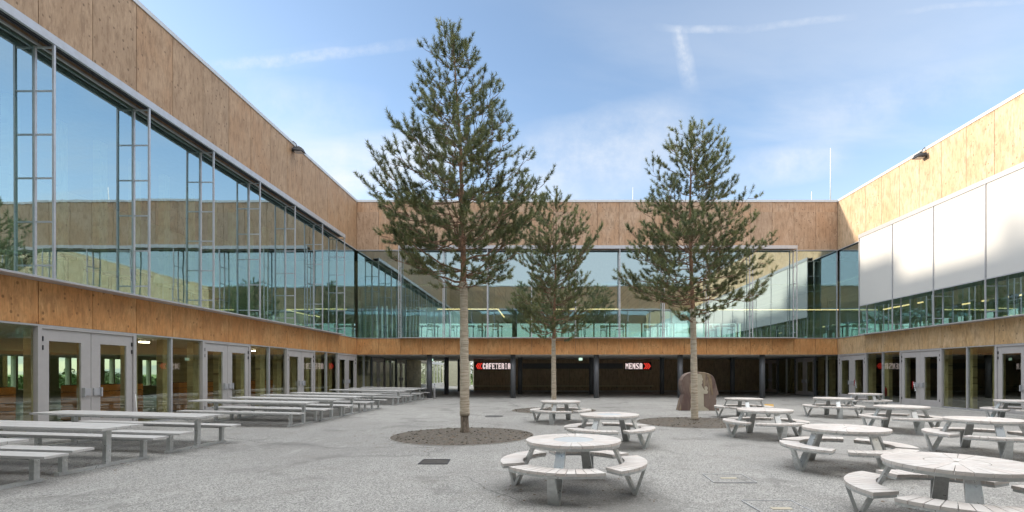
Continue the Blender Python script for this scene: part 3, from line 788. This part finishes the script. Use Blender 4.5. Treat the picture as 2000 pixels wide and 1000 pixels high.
for i, (y, wh) in enumerate([(12.0, 'at the left picture edge'), (14.4, 'behind the second big pane from the left'), (17.2, 'behind the third big pane from the left'), (20.2, 'behind the fourth big pane from the left')]):
    high_table(XL - 1.5, y, 4.07, 'left wing high table ' + wh)
    stool(XL - .9, y - .7, 4.07, .4 * i, 'stool nearer than the left wing table ' + wh, i % 2 == 0)
    stool(XL - .9, y + .8, 4.07, .7 * i, 'stool farther than the left wing table ' + wh, i % 2 == 1)
# wooden counters behind the ground floor glass, left
for i, (y, wh) in enumerate([(10.6, 'behind the leftmost pane'), (13.6, 'behind the nearest grey double door'), (18.3, 'past the nearest double door'), (22.8, 'behind the second grey double door'), (28.5, 'behind the third grey double door')]):
    s = thing('wooden_counter', 'orange wooden counter ' + wh + ', left wing', 'counter', (-16.2, y, .1), group='orange counters inside the left wing')
    for j in range(5):
        m = MB(); m.box(-.35, .35, -1.3, 1.3, .04 + j * .24, .26 + j * .24); m.build('drawer_front', ORANGE, s)
    m = MB(); m.box(-.32, .32, -1.27, 1.27, 0, 1.235); m.build('carcass', DARKIN, s)
for i, (x, y, wh) in enumerate([(-15.0, 12.2, 'nearest'), (-15.0, 15.2, 'second'), (-15.0, 18.6, 'third'), (-15.0, 22.0, 'fourth'), (-15.2, 26.0, 'fifth'), (-15.2, 30.0, 'farthest')]):
    s = thing('ceiling_lamp', wh + ' round ceiling lamp inside the ground floor of the left wing', 'lamp', (x, y, 2.9), group='round ceiling lamps in the left wing')
    m = MB(); m.tube([(0, 0, -.03), (0, 0, .01)], [.16, .16], 20); m.build('diffuser', E_LAMP, s)
    m = MB(); m.tube([(0, 0, .011), (0, 0, .08)], [.18, .18], 20); m.build('housing', WHITEP, s)
# fire extinguisher inside the right wing
s = thing('fire_extinguisher', 'red fire extinguisher behind the right wing glass beside the farthest double door', 'extinguisher', (XR + .45, 29.9, .35))
m = MB(); m.tube([(0, 0, .0), (0, 0, .42), (0, 0, .50), (0, 0, .53)], [.11, .11, .07, .03], 20); m.build('bottle', REDP, s)
m = MB(); m.box(-.02, .02, -.10, .06, .54, .58); m.tube([(0, .04, .56), (0, .12, .5), (0, .14, .25)], [.012, .012, .012], 6); m.build('valve', BLACKP, s)
m = MB(); m.box(-.16, .16, -.16, .16, -.34, -.002); m.build('bracket', ALU_D, s)

# ------------------------------------------------------------------ roof fittings
def floodlight(x, y, z, sgn, label):
    s = thing('floodlight', label, 'floodlight', (x, y, z), 0 if sgn > 0 else math.pi, group='floodlights on the roof edges')
    m = MB(); m.tube([(-.30, 0, .28), (-.2, 0, .50), (-.05, 0, .52), (.08, 0, .40), (.12, 0, .18)], [.022] * 5, 8); m.build('arm', BLACKP, s)
    m = MB()
    P = [(-.02, -.24, .02), (.50, -.20, -.03), (.50, .20, -.03), (-.02, .24, .02), (.02, -.20, .20), (.40, -.14, .18), (.40, .14, .18), (.02, .20, .20)]
    m.hexa(P); m.tube([(.2, -.06, .18), (.2, .06, .28)], [.06, .05], 10)
    o = m.build('lamp_housing', BLACKP, s)
    b = o.modifiers.new('b', 'BEVEL'); b.width = .03; b.segments = 2
    m = MB(); m.box(.05, .42, -.16, .16, -.05, -.03); m.build('lens', ALU, s)
    m = MB(); m.box(-.12, .0, -.1, .1, .0, .14); m.build('gearbox', BLACKP, s)
floodlight(XL + .10, 25.4, 13.0, 1, 'black floodlight on a curved arm on the left roof edge')
floodlight(XR - .10, 26.1, 13.0, -1, 'black floodlight on a curved arm on the right roof edge')
def rod(pxx, ytop, Y, label):
    x = at(pxx, Y); zt = zat(ytop, Y)
    s = thing('lightning_rod', label, 'rod', (x, Y, ZR), group='lightning rods on the back roof')
    m = MB(); m.tube([(0, 0, 0), (0, 0, (zt - ZR) * .5), (0, 0, zt - ZR)], [.035, .03, .018], 8); m.build('mast', WHITEP, s)
    m = MB(); m.box(-.15, .15, -.15, .15, -.05, .06); m.build('foot', CONC, s)
rod(1622, 289, 36, 'tall thin white lightning rod near the right end of the back roof')
rod(1585, 374, 38, 'short lightning rod just left of the tall one')
rod(1236, 366, 37, 'short pale lightning rod on the back roof between the two shorter pines')

# ------------------------------------------------------------------ round tables
def sector(m, r0, r1, a0, a1, z0, z1, n=2, tone=None):
    if tone is not None: m.t = tone
    b = len(m.v)
    for i in range(n + 1):
        a = a0 + (a1 - a0) * i / n; c, s_ = math.cos(a), math.sin(a)
        for r_, z in ((r0, z0), (r1, z0), (r1, z1), (r0, z1)): m.v.append((r_ * c, r_ * s_, z))
    for i in range(n):
        for k in range(4):
            k2 = (k + 1) % 4
            m.face((b + i * 4 + k, b + i * 4 + k2, b + (i + 1) * 4 + k2, b + (i + 1) * 4 + k))
    m.face([b + k for k in range(4)][::-1]); m.face([b + n * 4 + k for k in range(4)])
def make_round():
    s = thing('round_picnic_table', 'x', 'picnic table', (0, 0, 0), group='round picnic tables on the right of the courtyard')
    m = MB(); nsl = 28; g = .0035
    for i in range(nsl):
        a0 = 2 * math.pi * i / nsl; a1 = 2 * math.pi * (i + 1) / nsl
        sector(m, .30, .71, a0 + g / .5, a1 - g / .5, .712, .75, 2, random.random())
    m.build('tabletop', SLAT, s)
    m = MB()
    for i in range(nsl // 2):
        a0 = 2 * math.pi * i / (nsl // 2); a1 = 2 * math.pi * (i + 1) / (nsl // 2)
        sector(m, .03, .294, a0 + g / .3, a1 - g / .3, .712, .7495, 2, random.random())
    m.build('centre_disc', SLAT, s)
    m = MB(); sector(m, .60, .695, 0, 2 * math.pi, .672, .709, 64); 
    m.build('support_ring', GALV, s)
    for q in range(4):
        ac = q * math.pi / 2
        m = MB(); ns = 11; span = R(78)
        for i in range(ns):
            a0 = ac - span / 2 + span * i / ns; a1 = a0 + span / ns
            sector(m, .76, 1.09, a0 + .0055, a1 - .0055, .412, .45, 2, random.random())
        m.build('bench_seat', SLAT, s)
        m = MB(); sector(m, .78, 1.085, ac - span / 2 + .01, ac + span / 2 - .01, .380, .409, 16); m.build('seat_frame', GALV, s)
        # leg: wide flat blade from under the top down and outwards, then back up to the bench edge
        c, sn = math.cos(ac), math.sin(ac)
        def P(r_, t, z): return (r_ * c - t * sn, r_ * sn + t * c, z)
        m = MB()
        w = .075; th = .022
        for (ra, za, rb, zb_, hw0, hw1) in ((.60, .70, .93, .0, .065, .085), (.935, .0, 1.06, .378, .085, .05)):
            m.hexa([P(ra - th, -hw0, za), P(ra + th, -hw0, za), P(ra + th, hw0, za), P(ra - th, hw0, za),
                    P(rb - th, -hw1, zb_), P(rb + th, -hw1, zb_), P(rb + th, hw1, zb_), P(rb - th, hw1, zb_)])
        m.build('leg', GALV, s)
    return s
proto = make_round()
RT = [
 (1120, 858, -109, 0, 'foreground round picnic table with bluish centre disc, just right of the tallest pine'),
 (1190, 809, -35, 0, 'round picnic table behind the middle foreground one, between it and the right gravel bed'),
 (1095, 783, -110, 0, 'round picnic table in front of the smallest pine trunk'),
 (1452, 778, -100, 0, 'round picnic table just right of the stone head sculpture'),
 (1494, 799.5, -87, 0, 'round picnic table beside the right edge of the right gravel bed'),
 (1651, 835, -80, 0, 'round picnic table in the middle of the right group, second row from the front'),
 (1627, 777, -105, 0, 'round picnic table in front of the farthest one by the right corner'),
 (1690, 768.5, -90, 0, 'farthest round picnic table, closest to the right back corner door'),
 (1760, 793, -98, 0, 'round picnic table before the second double door of the right wing'),
 (1922, 818, -110, 0, 'round picnic table near the right picture edge, third row back'),
 (1868, 902, -118, 0, 'closest round picnic table, cropped by the lower right corner'),
 (1991, 782, -100, 0, 'round picnic table cut by the right picture edge beside the rightmost door')]
RTO = []
for i, (px_, py_, ang, z0, lab) in enumerate(RT):
    o = proto if i == 0 else copy_tree(proto)
    Y = .75 and (H - .75) * F / (py_ - VY)
    if i == 10: Y = 5.62
    o.location = (at(px_, Y), Y, 0.0); o.rotation_euler = (0, 0, R(ang)); o['label'] = lab
    RTO.append(o)
for o in RTO[:2]:
        for ch in o.children:
            if ch.name.startswith('centre_disc'):
                m = MB(); m.tube([(0, 0, .712), (0, 0, .748)], [.293, .293], 48); tmp = m.build('centre_disc', CENTRE)
                ch.data = tmp.data; bpy.data.objects.remove(tmp); ch['label'] = 'bluish centre disc'

# ------------------------------------------------------------------ long tables with benches
def make_long():
    s = thing('long_picnic_table', 'x', 'picnic table', (0, 0, 0), group='long grey picnic tables on the left')
    m = MB()
    for i in range(3): m.box(-4.0, 0, -.43 + i * .29, -.43 + i * .29 + .28, .71, .75, random.random())
    m.build('tabletop', GREYTOP, s)
    for sg in (-1, 1):
        m = MB()
        for i in range(2): m.box(-3.95, .05, sg * .80 - .19 + i * .192, sg * .80 - .19 + i * .192 + .188, .41, .45, random.random())
        m.build('bench_seat', GREYTOP, s)
        m = MB(); m.box(-3.6, -.4, sg * .80 - .03, sg * .80 + .03, .36, .409); m.build('bench_beam', GALV, s)
    m = MB(); m.box(-3.6, -.4, -.04, .04, .64, .709); m.build('table_beam', GALV, s)
    for x in (-3.35, -.32):
        m = MB()
        m.box(x - .045, x + .045, -.90, .90, .0, .05)
        m.box(x - .04, x + .04, -.05, .05, .05, .709)
        m.box(x - .04, x + .04, -.35, -.052, .655, .705); m.box(x - .04, x + .04, .052, .35, .655, .705)
        for sg in (-1, 1): m.box(x - .04, x + .04, sg * .80 - .045, sg * .80 + .045, .05, .409)
        m.build('end_frame', GALV, s)
    return s
lt = make_long()
LT = [(7.1, 'nearest long grey picnic table, cut off by the left picture edge'),
      (9.3, 'second long grey picnic table from the front'),
      (11.65, 'third long grey picnic table, in front of the nearest double door'),
      (16.85, 'fourth long grey picnic table, first one past the wide gap'),
      (18.9, 'fifth long grey picnic table, just behind the fourth'),
      (21.0, 'sixth long grey picnic table from the front'),
      (23.3, 'seventh long grey picnic table, last before the second gap'),
      (27.6, 'eighth long grey picnic table, first past the second gap'),
      (29.9, 'ninth long grey picnic table, last but one'),
      (32.3, 'farthest long grey picnic table, close to the leftmost column')]
for i, (y, lab) in enumerate(LT):
    o = lt if i == 0 else copy_tree(lt)
    o.location = (-7.85 - (.05 if i % 2 else 0), y, 0.003); o.rotation_euler = (0, R(1.15), R(-3.0 if i < 3 else -2.0)); o['label'] = lab

# ------------------------------------------------------------------ gravel beds, trees
TREES = [(905, 845, 13.9, 'bed of the tallest pine'), (1082, 800, 23.2, 'bed of the smallest pine'), (1352, 822, 17.6, 'bed of the right pine')]
for pxx, _, Y, lab in TREES:
    x = at(pxx, Y) if pxx != 1352 else 5.15
    m = MB(); n = 72
    pts = [(x + 1.95 * math.cos(2 * math.pi * i / n), Y + 1.95 * math.sin(2 * math.pi * i / n)) for i in range(n)]
    b = len(m.v); rings_ = 6
    for k in range(1, rings_ + 1):
        for i in range(n):
            r_ = 1.95 * k / rings_; a = 2 * math.pi * i / n
            m.v.append((x + r_ * math.cos(a), Y + r_ * math.sin(a), .006 + .05 * (1 - (k / rings_) ** 2) + (random.random() * .018 if k < rings_ else 0)))
    m.v.append((x, Y, .06)); cc = len(m.v) - 1
    for i in range(n):
        j = (i + 1) % n; m.face((cc, i, j), sm=True)
        for k in range(rings_ - 1): m.face((k * n + i, (k + 1) * n + i, (k + 1) * n + j, k * n + j), sm=True)
    # loose stones and fallen needles
    for _i in range(260):
        a = random.random() * 6.283; r_ = 1.9 * math.sqrt(random.random()); q = random.uniform(.012, .03)
        cx_, cy_ = x + r_ * math.cos(a), Y + r_ * math.sin(a); zz = .006 + .05 * (1 - (r_ / 1.95) ** 2)
        m.hexa([(cx_ + dx * q, cy_ + dy * q * .8, zz + dz * q) for dz in (-.2, .8) for dx, dy in ((-1, -.6), (.7, -1), (1, .8), (-.8, .7))])
    tag(m.build('gravel_bed', GRAVEL), kind='stuff')
    m = MB(); sector(m, 1.952, 1.985, 0, 2 * math.pi, -.01, .012, 72)
    m.v = [(p[0] + x, p[1] + Y, p[2]) for p in m.v]
    tag(m.build('bed_edging', CONC), kind='structure')

def interp(prof, z):
    for (z0, r0), (z1, r1) in zip(prof[:-1], prof[1:]):
        if z0 <= z <= z1: return r0 + (r1 - r0) * (z - z0) / (z1 - z0)
    return 0.0
def pine(seed, pxx, Y, ztop, prof, trunk_pts, r0, wrap, label, dens=1.0, limbs=()):
    rnd = random.Random(seed); rn = np.random.RandomState(seed)
    X = at(pxx, Y)
    t = thing('pine_tree', label, 'pine tree', (X, Y, .03), group='pine trees in gravel beds')
    # trunk
    def tp(z):
        return Vector((interp([(a, b) for a, b, c in trunk_pts], z), interp([(a, c) for a, b, c in trunk_pts], z), z))
    def tr(z): return max(.012, r0 * (1 - (z / ztop) ** 1.25 * .97))
    zs = [0, .08, .2] + [ztop * i / 26 for i in range(1, 27)]
    m = MB(); m.tube([tp(min(z, ztop - .001)) + Vector((rnd.uniform(-.01, .01), rnd.uniform(-.01, .01), 0)) for z in zs], [tr(z) * (1.35 if z == 0 else 1.15 if z == .08 else 1) for z in zs], 14)
    m.build('trunk', BARK, t)
    m = MB(); n = 40; wz = [wrap[0] + (wrap[1] - wrap[0]) * i / n for i in range(n + 1)]
    m.tube([tp(z) for z in wz], [tr(z) + .020 + .006 * math.sin(i * 2.1) + rnd.uniform(-.003, .003) for i, z in enumerate(wz)], 16)
    m.build('stem_wrap', WRAP, t)
    br = MB(); shoots = []      # (pos, dir, length)
    def curve(a, b, sag, n=6, wob=.05):
        pts = []
        L_ = (b - a).length
        for i in range(n + 1):
            s_ = i / n; p = a.lerp(b, s_); p.z += sag * L_ * (s_ * s_ - s_)
            if 0 < i: p += Vector((rnd.uniform(-1, 1), rnd.uniform(-1, 1), rnd.uniform(-1, 1))) * wob * L_ * .25
            pts.append(p)
        return pts
    def grow(base, tip, rad, sag, first):
        pts = curve(base, tip, sag, 7, .07)
        br.tube(pts, [rad * (1 - .82 * i / 7) for i in range(8)], 6, cap=False)
        Lb = (tip - base).length; d = (tip - base).normalized()
        nsec = max(3, int(Lb * 5.2 * dens))
        for j in range(nsec):
            s_ = first + (1 - first) * (j + rnd.random() * .6) / nsec
            f = min(s_, .999) * 7; i0 = int(f); p = pts[i0].lerp(pts[i0 + 1], f - i0)
            sd_ = 1 if j % 2 else -1
            side = d.cross(Vector((0, 0, 1))).normalized() * sd_
            l2 = (.28 + .55 * Lb * .42 * (1.15 - s_)) * rnd.uniform(.6, 1.25)
            dr = (d * rnd.uniform(.4, 1.0) + side * rnd.uniform(.5, 1.1) + Vector((0, 0, rnd.uniform(-.45, .55)))).normalized()
            q = p + dr * l2; q.z += .12 * l2
            tw = curve(p, q, .3, 3, .08)
            br.tube(tw, [.011, .009, .007, .004], 4, cap=False)
            ns = max(2, int(l2 / .118))
            for k in range(ns):
                w_ = (k + .7) / ns
                if w_ < .38: continue
                ff_ = min(w_, .999) * 3; a0 = int(ff_); pp = tw[a0].lerp(tw[a0 + 1], ff_ - a0)
                sdir = (dr * .8 + Vector((rnd.uniform(-.9, .9), rnd.uniform(-.9, .9), rnd.uniform(.2, 1.4)))).normalized()
                ls = rnd.uniform(.09, .17)
                shoots.append((pp, sdir, ls))
            shoots.append((q, (dr + Vector((0, 0, .9))).normalized(), rnd.uniform(.16, .28)))
        shoots.append((tip, (d + Vector((0, 0, .9))).normalized(), .28))
    zlo = prof[0][0]; z = zlo + .05; az = rnd.random() * 6
    while z < ztop - .25:
        rmax = interp(prof, z)
        hfrac = (z - zlo) / (ztop - zlo)
        nb = 3 if hfrac < .15 else 5 if hfrac < .75 else 4
        for k in range(nb):
            az += 2.399 + rnd.uniform(-.35, .35)
            zz = z + rnd.uniform(-.22, .22)
            rr = max(.15, interp(prof, min(max(zz, zlo), ztop - .01)) * rnd.choice([.55, .75, .9, 1.0, 1.05]) * rnd.uniform(.9, 1.06))
            tip = Vector((math.cos(az) * rr, math.sin(az) * rr, zz)) + Vector((tp(zz).x, tp(zz).y, 0))
            rise = R(8 + 34 * hfrac + rnd.uniform(-14, 14))
            zb_ = max(prof[0][0] - .15 if hfrac < .3 else .5, zz - rr * math.tan(rise))
            zb_ = min(zb_, ztop - .1)
            base = tp(zb_)
            grow(base, tip, max(.012, tr(zb_) * .34) * (.6 + .4 * rr / 2.4), .35, .28 if hfrac < .5 else .15)
        z += .36 / max(dens, .5) * (1.0 if hfrac < .8 else .8)
    for (dx, dz, b0) in limbs:                   # big limbs one can tell apart in the photo
        tip = Vector((dx, rnd.uniform(-.5, .5), dz)); grow(tp(b0), tip, tr(b0) * .42, .45, .45)
    # leader shoots
    for k in range(14):
        zz = ztop - .9 + .9 * k / 14; shoots.append((tp(zz), Vector((rnd.uniform(-.4, .4), rnd.uniform(-.4, .4), 1)).normalized(), .22))
    br.build('branches', BARKD, t)
    # needles: many thin blades round each shoot
    S = len(shoots); NN = 66
    P = np.array([tuple(s_[0]) for s_ in shoots]); D = np.array([tuple(s_[1]) for s_ in shoots]); Ls = np.array([s_[2] for s_ in shoots])
    P = np.repeat(P, NN, 0); D = np.repeat(D, NN, 0); Lr = np.repeat(Ls, NN)
    tt = rn.rand(len(P)); base = P + D * (Lr * tt)[:, None]
    rv = rn.randn(len(P), 3); rv -= D * (rv * D).sum(1)[:, None]; rv /= np.linalg.norm(rv, axis=1)[:, None]
    op = rn.uniform(.5, 2.6, len(P)) * (1.25 - .75 * tt)
    nd = D + rv * op[:, None]; nd /= np.linalg.norm(nd, axis=1)[:, None]
    nl = rn.uniform(.085, .14, len(P))
    sd2 = np.cross(nd, rn.randn(len(P), 3)); sd2 /= np.linalg.norm(sd2, axis=1)[:, None]
    wv_ = .0062
    V = np.empty((len(P) * 3, 3)); V[0::3] = base - sd2 * wv_; V[1::3] = base + sd2 * wv_; V[2::3] = base + nd * nl[:, None]
    me = bpy.data.meshes.new('crown'); nf = len(P)
    me.vertices.add(nf * 3); me.vertices.foreach_set('co', V.ravel())
    me.loops.add(nf * 3); me.loops.foreach_set('vertex_index', np.arange(nf * 3))
    me.polygons.add(nf); me.polygons.foreach_set('loop_start', np.arange(nf) * 3); me.polygons.foreach_set('loop_total', np.full(nf, 3))
    me.update(calc_edges=True)
    tone = np.clip(np.repeat(rn.rand(S), NN) * .75 + rn.rand(nf) * .25, 0, 1)
    a = me.attributes.new('tone', 'FLOAT', 'FACE'); a.data.foreach_set('value', tone)
    me.materials.append(NEEDLE)
    o = bpy.data.objects.new('crown', me); C.objects.link(o); o.parent = t
    print('pine', label, 'shoots', S)
    return t
pine(3, 908, 14.2, 11.5, [(4.3, 1.0), (4.8, 1.7), (5.3, 2.1), (6.1, 2.35), (7.2, 2.4), (8.0, 2.0), (8.7, 1.45), (9.4, 1.3), (10.2, 1.05), (10.9, .5), (11.5, .08)],
     [(0, 0, 0), (4, -.03, 0), (8, -.12, 0), (11.66, -.38, 0)], .118, (.50, 4.3), 'tallest pine, in the left gravel bed', .97,
     [(-1.7, 5.2, 4.3), (1.5, 6.0, 4.45), (-2.2, 6.2, 4.6), (2.2, 6.6, 4.9)])
pine(11, 1082, 23.2, 10.2, [(3.4, .9), (3.9, 1.7), (4.8, 2.0), (6.2, 1.85), (7.6, 2.0), (8.6, 1.8), (9.3, 1.15), (9.9, .6), (10.2, .08)],
     [(0, 0, 0), (3, -.02, 0), (6, .06, 0), (10.5, .12, 0)], .10, (.02, 3.3), 'smallest pine with thin pale trunk, behind a round table near the middle', .95,
     [(2.1, 8.3, 6.4), (-1.7, 5.0, 3.9)])
pine(23, 1357, 17.9, 10.6, [(3.7, .8), (4.2, 2.0), (5.2, 2.5), (6.3, 2.5), (7.2, 2.3), (7.8, 1.9), (8.6, 1.9), (9.5, 1.5), (10.3, .8), (10.6, .08)],
     [(0, 0, 0), (3.2, -.05, 0), (7, -.18, 0), (10.91, -.1, 0)], .108, (.02, 4.0), 'right pine, in the gravel bed in front of the stone head', .9,
     [(2.7, 6.6, 4.9), (2.5, 5.0, 4.0), (-2.5, 5.1, 4.4), (-2.3, 6.9, 5.6)])

# ------------------------------------------------------------------ sculpture
s = thing('stone_head_sculpture', 'reddish brown stone head in profile with a cream child figure, behind the right pine', 'sculpture', (6.98, 23.3, 0))
U = 23.06 / F * .1
def cv(p): return (at(1310 + p[0] / 10, 23.06), (905 - p[1]) * U)
OUT = [(165, 915), (215, 700), (262, 585), (222, 480), (210, 400), (222, 310), (262, 235), (330, 180), (420, 155), (560, 148), (680, 160), (770, 190), (835, 235), (868, 300), (890, 400), (910, 480), (938, 560), (940, 600), (893, 612), (900, 635), (893, 662), (880, 675), (898, 700), (893, 740), (880, 850), (950, 862), (950, 915)]
def slab(outline, y0, y1, name, mat, parent, bev=0):
    m = WB(); n = len(outline); pts = [cv(p) for p in outline]
    m.v = [(x, y0, max(z, -.01)) for x, z in pts] + [(x, y1, max(z, -.01)) for x, z in pts]
    m.face(range(n)); m.face([n + i for i in range(n)][::-1])
    for i in range(n): j = (i + 1) % n; m.face((i, j, n + j, n + i))
    o = m.build(name, mat, parent)
    if bev: b = o.modifiers.new('bevel', 'BEVEL'); b.width = bev; b.segments = 2; b.limit_method = 'ANGLE'
    return o
slab(OUT, 23.06, 23.66, 'head_slab', STONE, s, .03)
KID = [(375, 915), (385, 850), (420, 820), (415, 600), (420, 480), (440, 400), (425, 330), (430, 250), (460, 205), (510, 188), (570, 188), (605, 212), (610, 250), (628, 305), (610, 322), (618, 350), (612, 380), (598, 400), (612, 430), (645, 490), (672, 505), (658, 470), (662, 440), (690, 428), (715, 448), (718, 480), (706, 505), (726, 530), (712, 572), (668, 578), (640, 570), (645, 820), (700, 858), (740, 882), (740, 915)]
slab(KID, 23.03, 23.058, 'child_relief', CREAM, s)
slab([(700, 195), (770, 205), (800, 300), (815, 480), (830, 600), (800, 600), (775, 420), (735, 280)], 23.045, 23.058, 'pale_vein', VEIN, s)

# ------------------------------------------------------------------ small things on the ground
s = thing('bollard', 'slim pale grey bollard right beside the leftmost front column', 'bollard', (at(848.5, 33.8), 33.8, 0))
m = MB(); m.tube([(0, 0, 0), (0, 0, .86), (0, 0, .9)], [.06, .06, .045], 14); m.build('post', ALU, s)
m = MB(); m.tube([(0, 0, .905), (0, 0, .99)], [.03, .03], 10); m.build('knob', ALU_D, s)
def cover(corners, name, label, cat, mat, frame, plate=None):
    s = thing(name, label, cat, (corners[0][0], corners[0][1], 0))
    m = WB()
    c = sum((Vector((x, y, 0)) for x, y in corners), Vector()) / 4
    m.hexa([(x, y, .002) for x, y in corners] + [(x, y, .008) for x, y in corners]); m.build('cover_plate', mat, s)
    m = WB()
    for i in range(4):
        a = Vector(corners[i] + (.008,)); b = Vector(corners[(i + 1) % 4] + (.008,)); m.bar(a, b, .02, .012)
    m.build('frame', frame, s)
    if plate:
        m = WB(); m.box(c.x - .13, c.x + .13, c.y - .05, c.y + .05, .0085, .013); m.build('badge_plate', CREAM, s)
    return s
def gp(x, y): Y = H * F / (y - VY); return (at(x, Y), Y)
cover([gp(817, 907), gp(873, 907), gp(879, 898), gp(828, 898)], 'drain_grate', 'dark metal drain grate in the asphalt in front of the left gravel bed', 'drain', metal('dark_grate', (.09, .08, .07), .5, .3), RAIL_D)
cover([gp(1395, 943.5), gp(1478, 943.5), gp(1448, 927), gp(1373, 927)], 'inspection_cover', 'asphalt filled inspection cover, the smaller farther one of the two', 'manhole cover', ASPH, ALU, True)
cover([gp(1506, 1012), gp(1612, 1012), gp(1545, 979), gp(1449, 979)], 'inspection_cover', 'asphalt filled inspection cover cut by the bottom picture edge', 'manhole cover', ASPH, ALU, True)
cover([gp(1492, 794.5), gp(1512, 794.5), gp(1511, 789.5), gp(1493, 789.5)], 'sun_spot', 'small yellow orange sun spot painted on the ground right of the table by the sculpture', 'plate', metal('yellow_orange', (.62, .38, .10), .6), CONC)  # sun spot on the asphalt, put in as a yellow orange patch
s = thing('drain_cover', 'dark round drain cover in the asphalt behind the tallest pine', 'drain', gp(965, 813) + (0,))
m = MB(); m.tube([(0, 0, .001), (0, 0, .009)], [.33, .33], 32); m.build('cover_plate', metal('drain_iron', (.10, .10, .10), .6), s)
m = MB(); sector(m, .332, .37, 0, 2 * math.pi, .001, .011, 32); m.build('frame', RAIL_D, s)
s = thing('leaning_pole', 'thin white pole leaning behind the third long table near the glass', 'pole', (-12.2, 14.9, .1))
m = MB(); m.tube([(0, 0, 0), (-.12, .05, 1.0)], [.012, .012], 8); m.build('pole', WHITEP, s)
for yy_, lab in ((32.0, 'farthest'), (26.9, 'middle')):
    s = thing('barrier_tape', 'red and white tape on the handle of the right wing\'s %s double door' % lab, 'tape', (XR - .02, yy_, 1.0))
    m = MB()
    for k in range(5): m.t = k; m.box(-.05, -.035, -.05 - k * .035, .01 - k * .03, .18 - k * .10, .26 - k * .10)
    m.build('white_strip', WHITEP, s)
    m = MB(); m.box(-.06, -.052, -.02, .05, .05, .30); m.box(-.06, -.052, .03, .06, -.1, .1); m.build('red_strip', REDP, s)

# ------------------------------------------------------------------ far greenery seen through the openings
def far_wood(x0, x1, y0, y1, n, hmax, seed):
    rn = np.random.RandomState(seed)
    V = []; F_ = []
    for i in range(n):
        cx_, cy_ = rn.uniform(x0, x1), rn.uniform(y0, y1); h = rn.uniform(.0, hmax) * (.6 + .4 * math.sin(cx_ * .5) * math.sin(cy_ * .4)); sz = rn.uniform(.10, .30)
        a = rn.randn(3); a /= np.linalg.norm(a); b = np.cross(a, rn.randn(3)); b /= np.linalg.norm(b)
        c = np.array((cx_, cy_, h)); k = len(V)
        V += [tuple(c - a * sz), tuple(c + b * sz), tuple(c + a * sz)]; F_.append((k, k + 1, k + 2))
    me = bpy.data.meshes.new('far_wood'); me.from_pydata(V, [], F_); me.materials.append(HEDGE)
    o = bpy.data.objects.new('far_wood', me); C.objects.link(o); tag(o, kind='stuff')
far_wood(-60, -38, -20, 100, 26000, 2.2, 1)
far_wood(-40, 60, 74, 90, 24000, 6, 2)
far_wood(44, 60, -20, 70, 9000, 5, 3)

# ------------------------------------------------------------------ beyond the left roof (known from the shade on the sun screens)
s = thing('rooftop_unit', 'grey plant room on the flat roof of the left wing', 'plant room', (-22.5, 35, ZR))
m = MB(); m.box(-2.5, 2.5, -2.2, 2.2, -.02, 2.9); m.build('casing', CONC, s)
m = MB(); m.box(-2.6, 2.6, -2.3, 2.3, 2.902, 3.0); m.build('roof', CAP, s)
def leafy(x, y, h, seed, label):
    t = thing('leafy_tree', label, 'tree', (x, y, -.05)); rn = np.random.RandomState(seed)
    m = MB(); m.tube([(0, 0, 0), (.1, 0, h * .4), (0, .1, h * .93)], [.3, .22, .04], 10)
    cs = []
    for i in range(26):
        z = h * (.42 + .56 * i / 25); r_ = 3.2 * math.sin(min(1, (h - z) / (h * .5)) * 1.5) + .15
        a = i * 2.4; q = (r_ * math.cos(a) * .8, r_ * math.sin(a) * .8, z); m.tube([(0, 0, z - .9), q], [.06, .02], 5); cs.append((q, .35 + r_ * .25))
    m.build('trunk', BARKD, t)
    V = []; F_ = []
    for q, sz in cs:
        for k in range(170):
            c = np.array(q) + rn.randn(3) * sz * .6; a = rn.randn(3) * .07; b = rn.randn(3) * .07; n = len(V)
            V += [tuple(c - a), tuple(c + a), tuple(c + b * 1.4)]; F_.append((n, n + 1, n + 2))
    me = bpy.data.meshes.new('crown'); me.from_pydata(V, [], F_); me.materials.append(HEDGE)
    o = bpy.data.objects.new('crown', me); C.objects.link(o); o.parent = t
leafy(-35, 27.4, 19.6, 5, 'taller leafy tree beyond the left wing')
leafy(-35, 32.0, 17.9, 6, 'shorter leafy tree beyond the left wing')

# dry needles and crumbs blown over the asphalt
LITTER = metal('dry_needle_litter', (.16, .095, .045), .9)
m = MB(); rr_ = random.Random(12)
spots = [(at(905, 13.9), 13.9, 3.6, 420), (at(1082, 23.2), 23.2, 3.2, 160), (5.15, 17.6, 3.4, 260)] + [(o.location.x, o.location.y, 1.5, 45) for o in RTO] + [(-8.5, y, 1.2, 40) for y, _ in LT]
for cx_, cy_, rad, cnt in spots:
    for k in range(cnt):
        a = rr_.random() * 6.283; q = rad * abs(rr_.gauss(.55, .25)); x = cx_ + q * math.cos(a); y = cy_ + q * math.sin(a)
        if y < 1: continue
        b_ = rr_.random() * 6.283; l_ = rr_.uniform(.02, .05); w_ = rr_.uniform(.004, .014); z = slope(x) + .004
        for t0, t1, t2 in ((0, 0, 0),):
            dx, dy = math.cos(b_) * l_, math.sin(b_) * l_
            i = len(m.v); m.v += [(x - dx, y - dy, z), (x + dy * w_ / l_, y - dx * w_ / l_, z), (x + dx, y + dy, z + .003), (x - dy * w_ / l_, y + dx * w_ / l_, z + .004)]; m.face((i, i + 1, i + 2, i + 3))
tag(m.build('needle_litter', LITTER), kind='stuff')
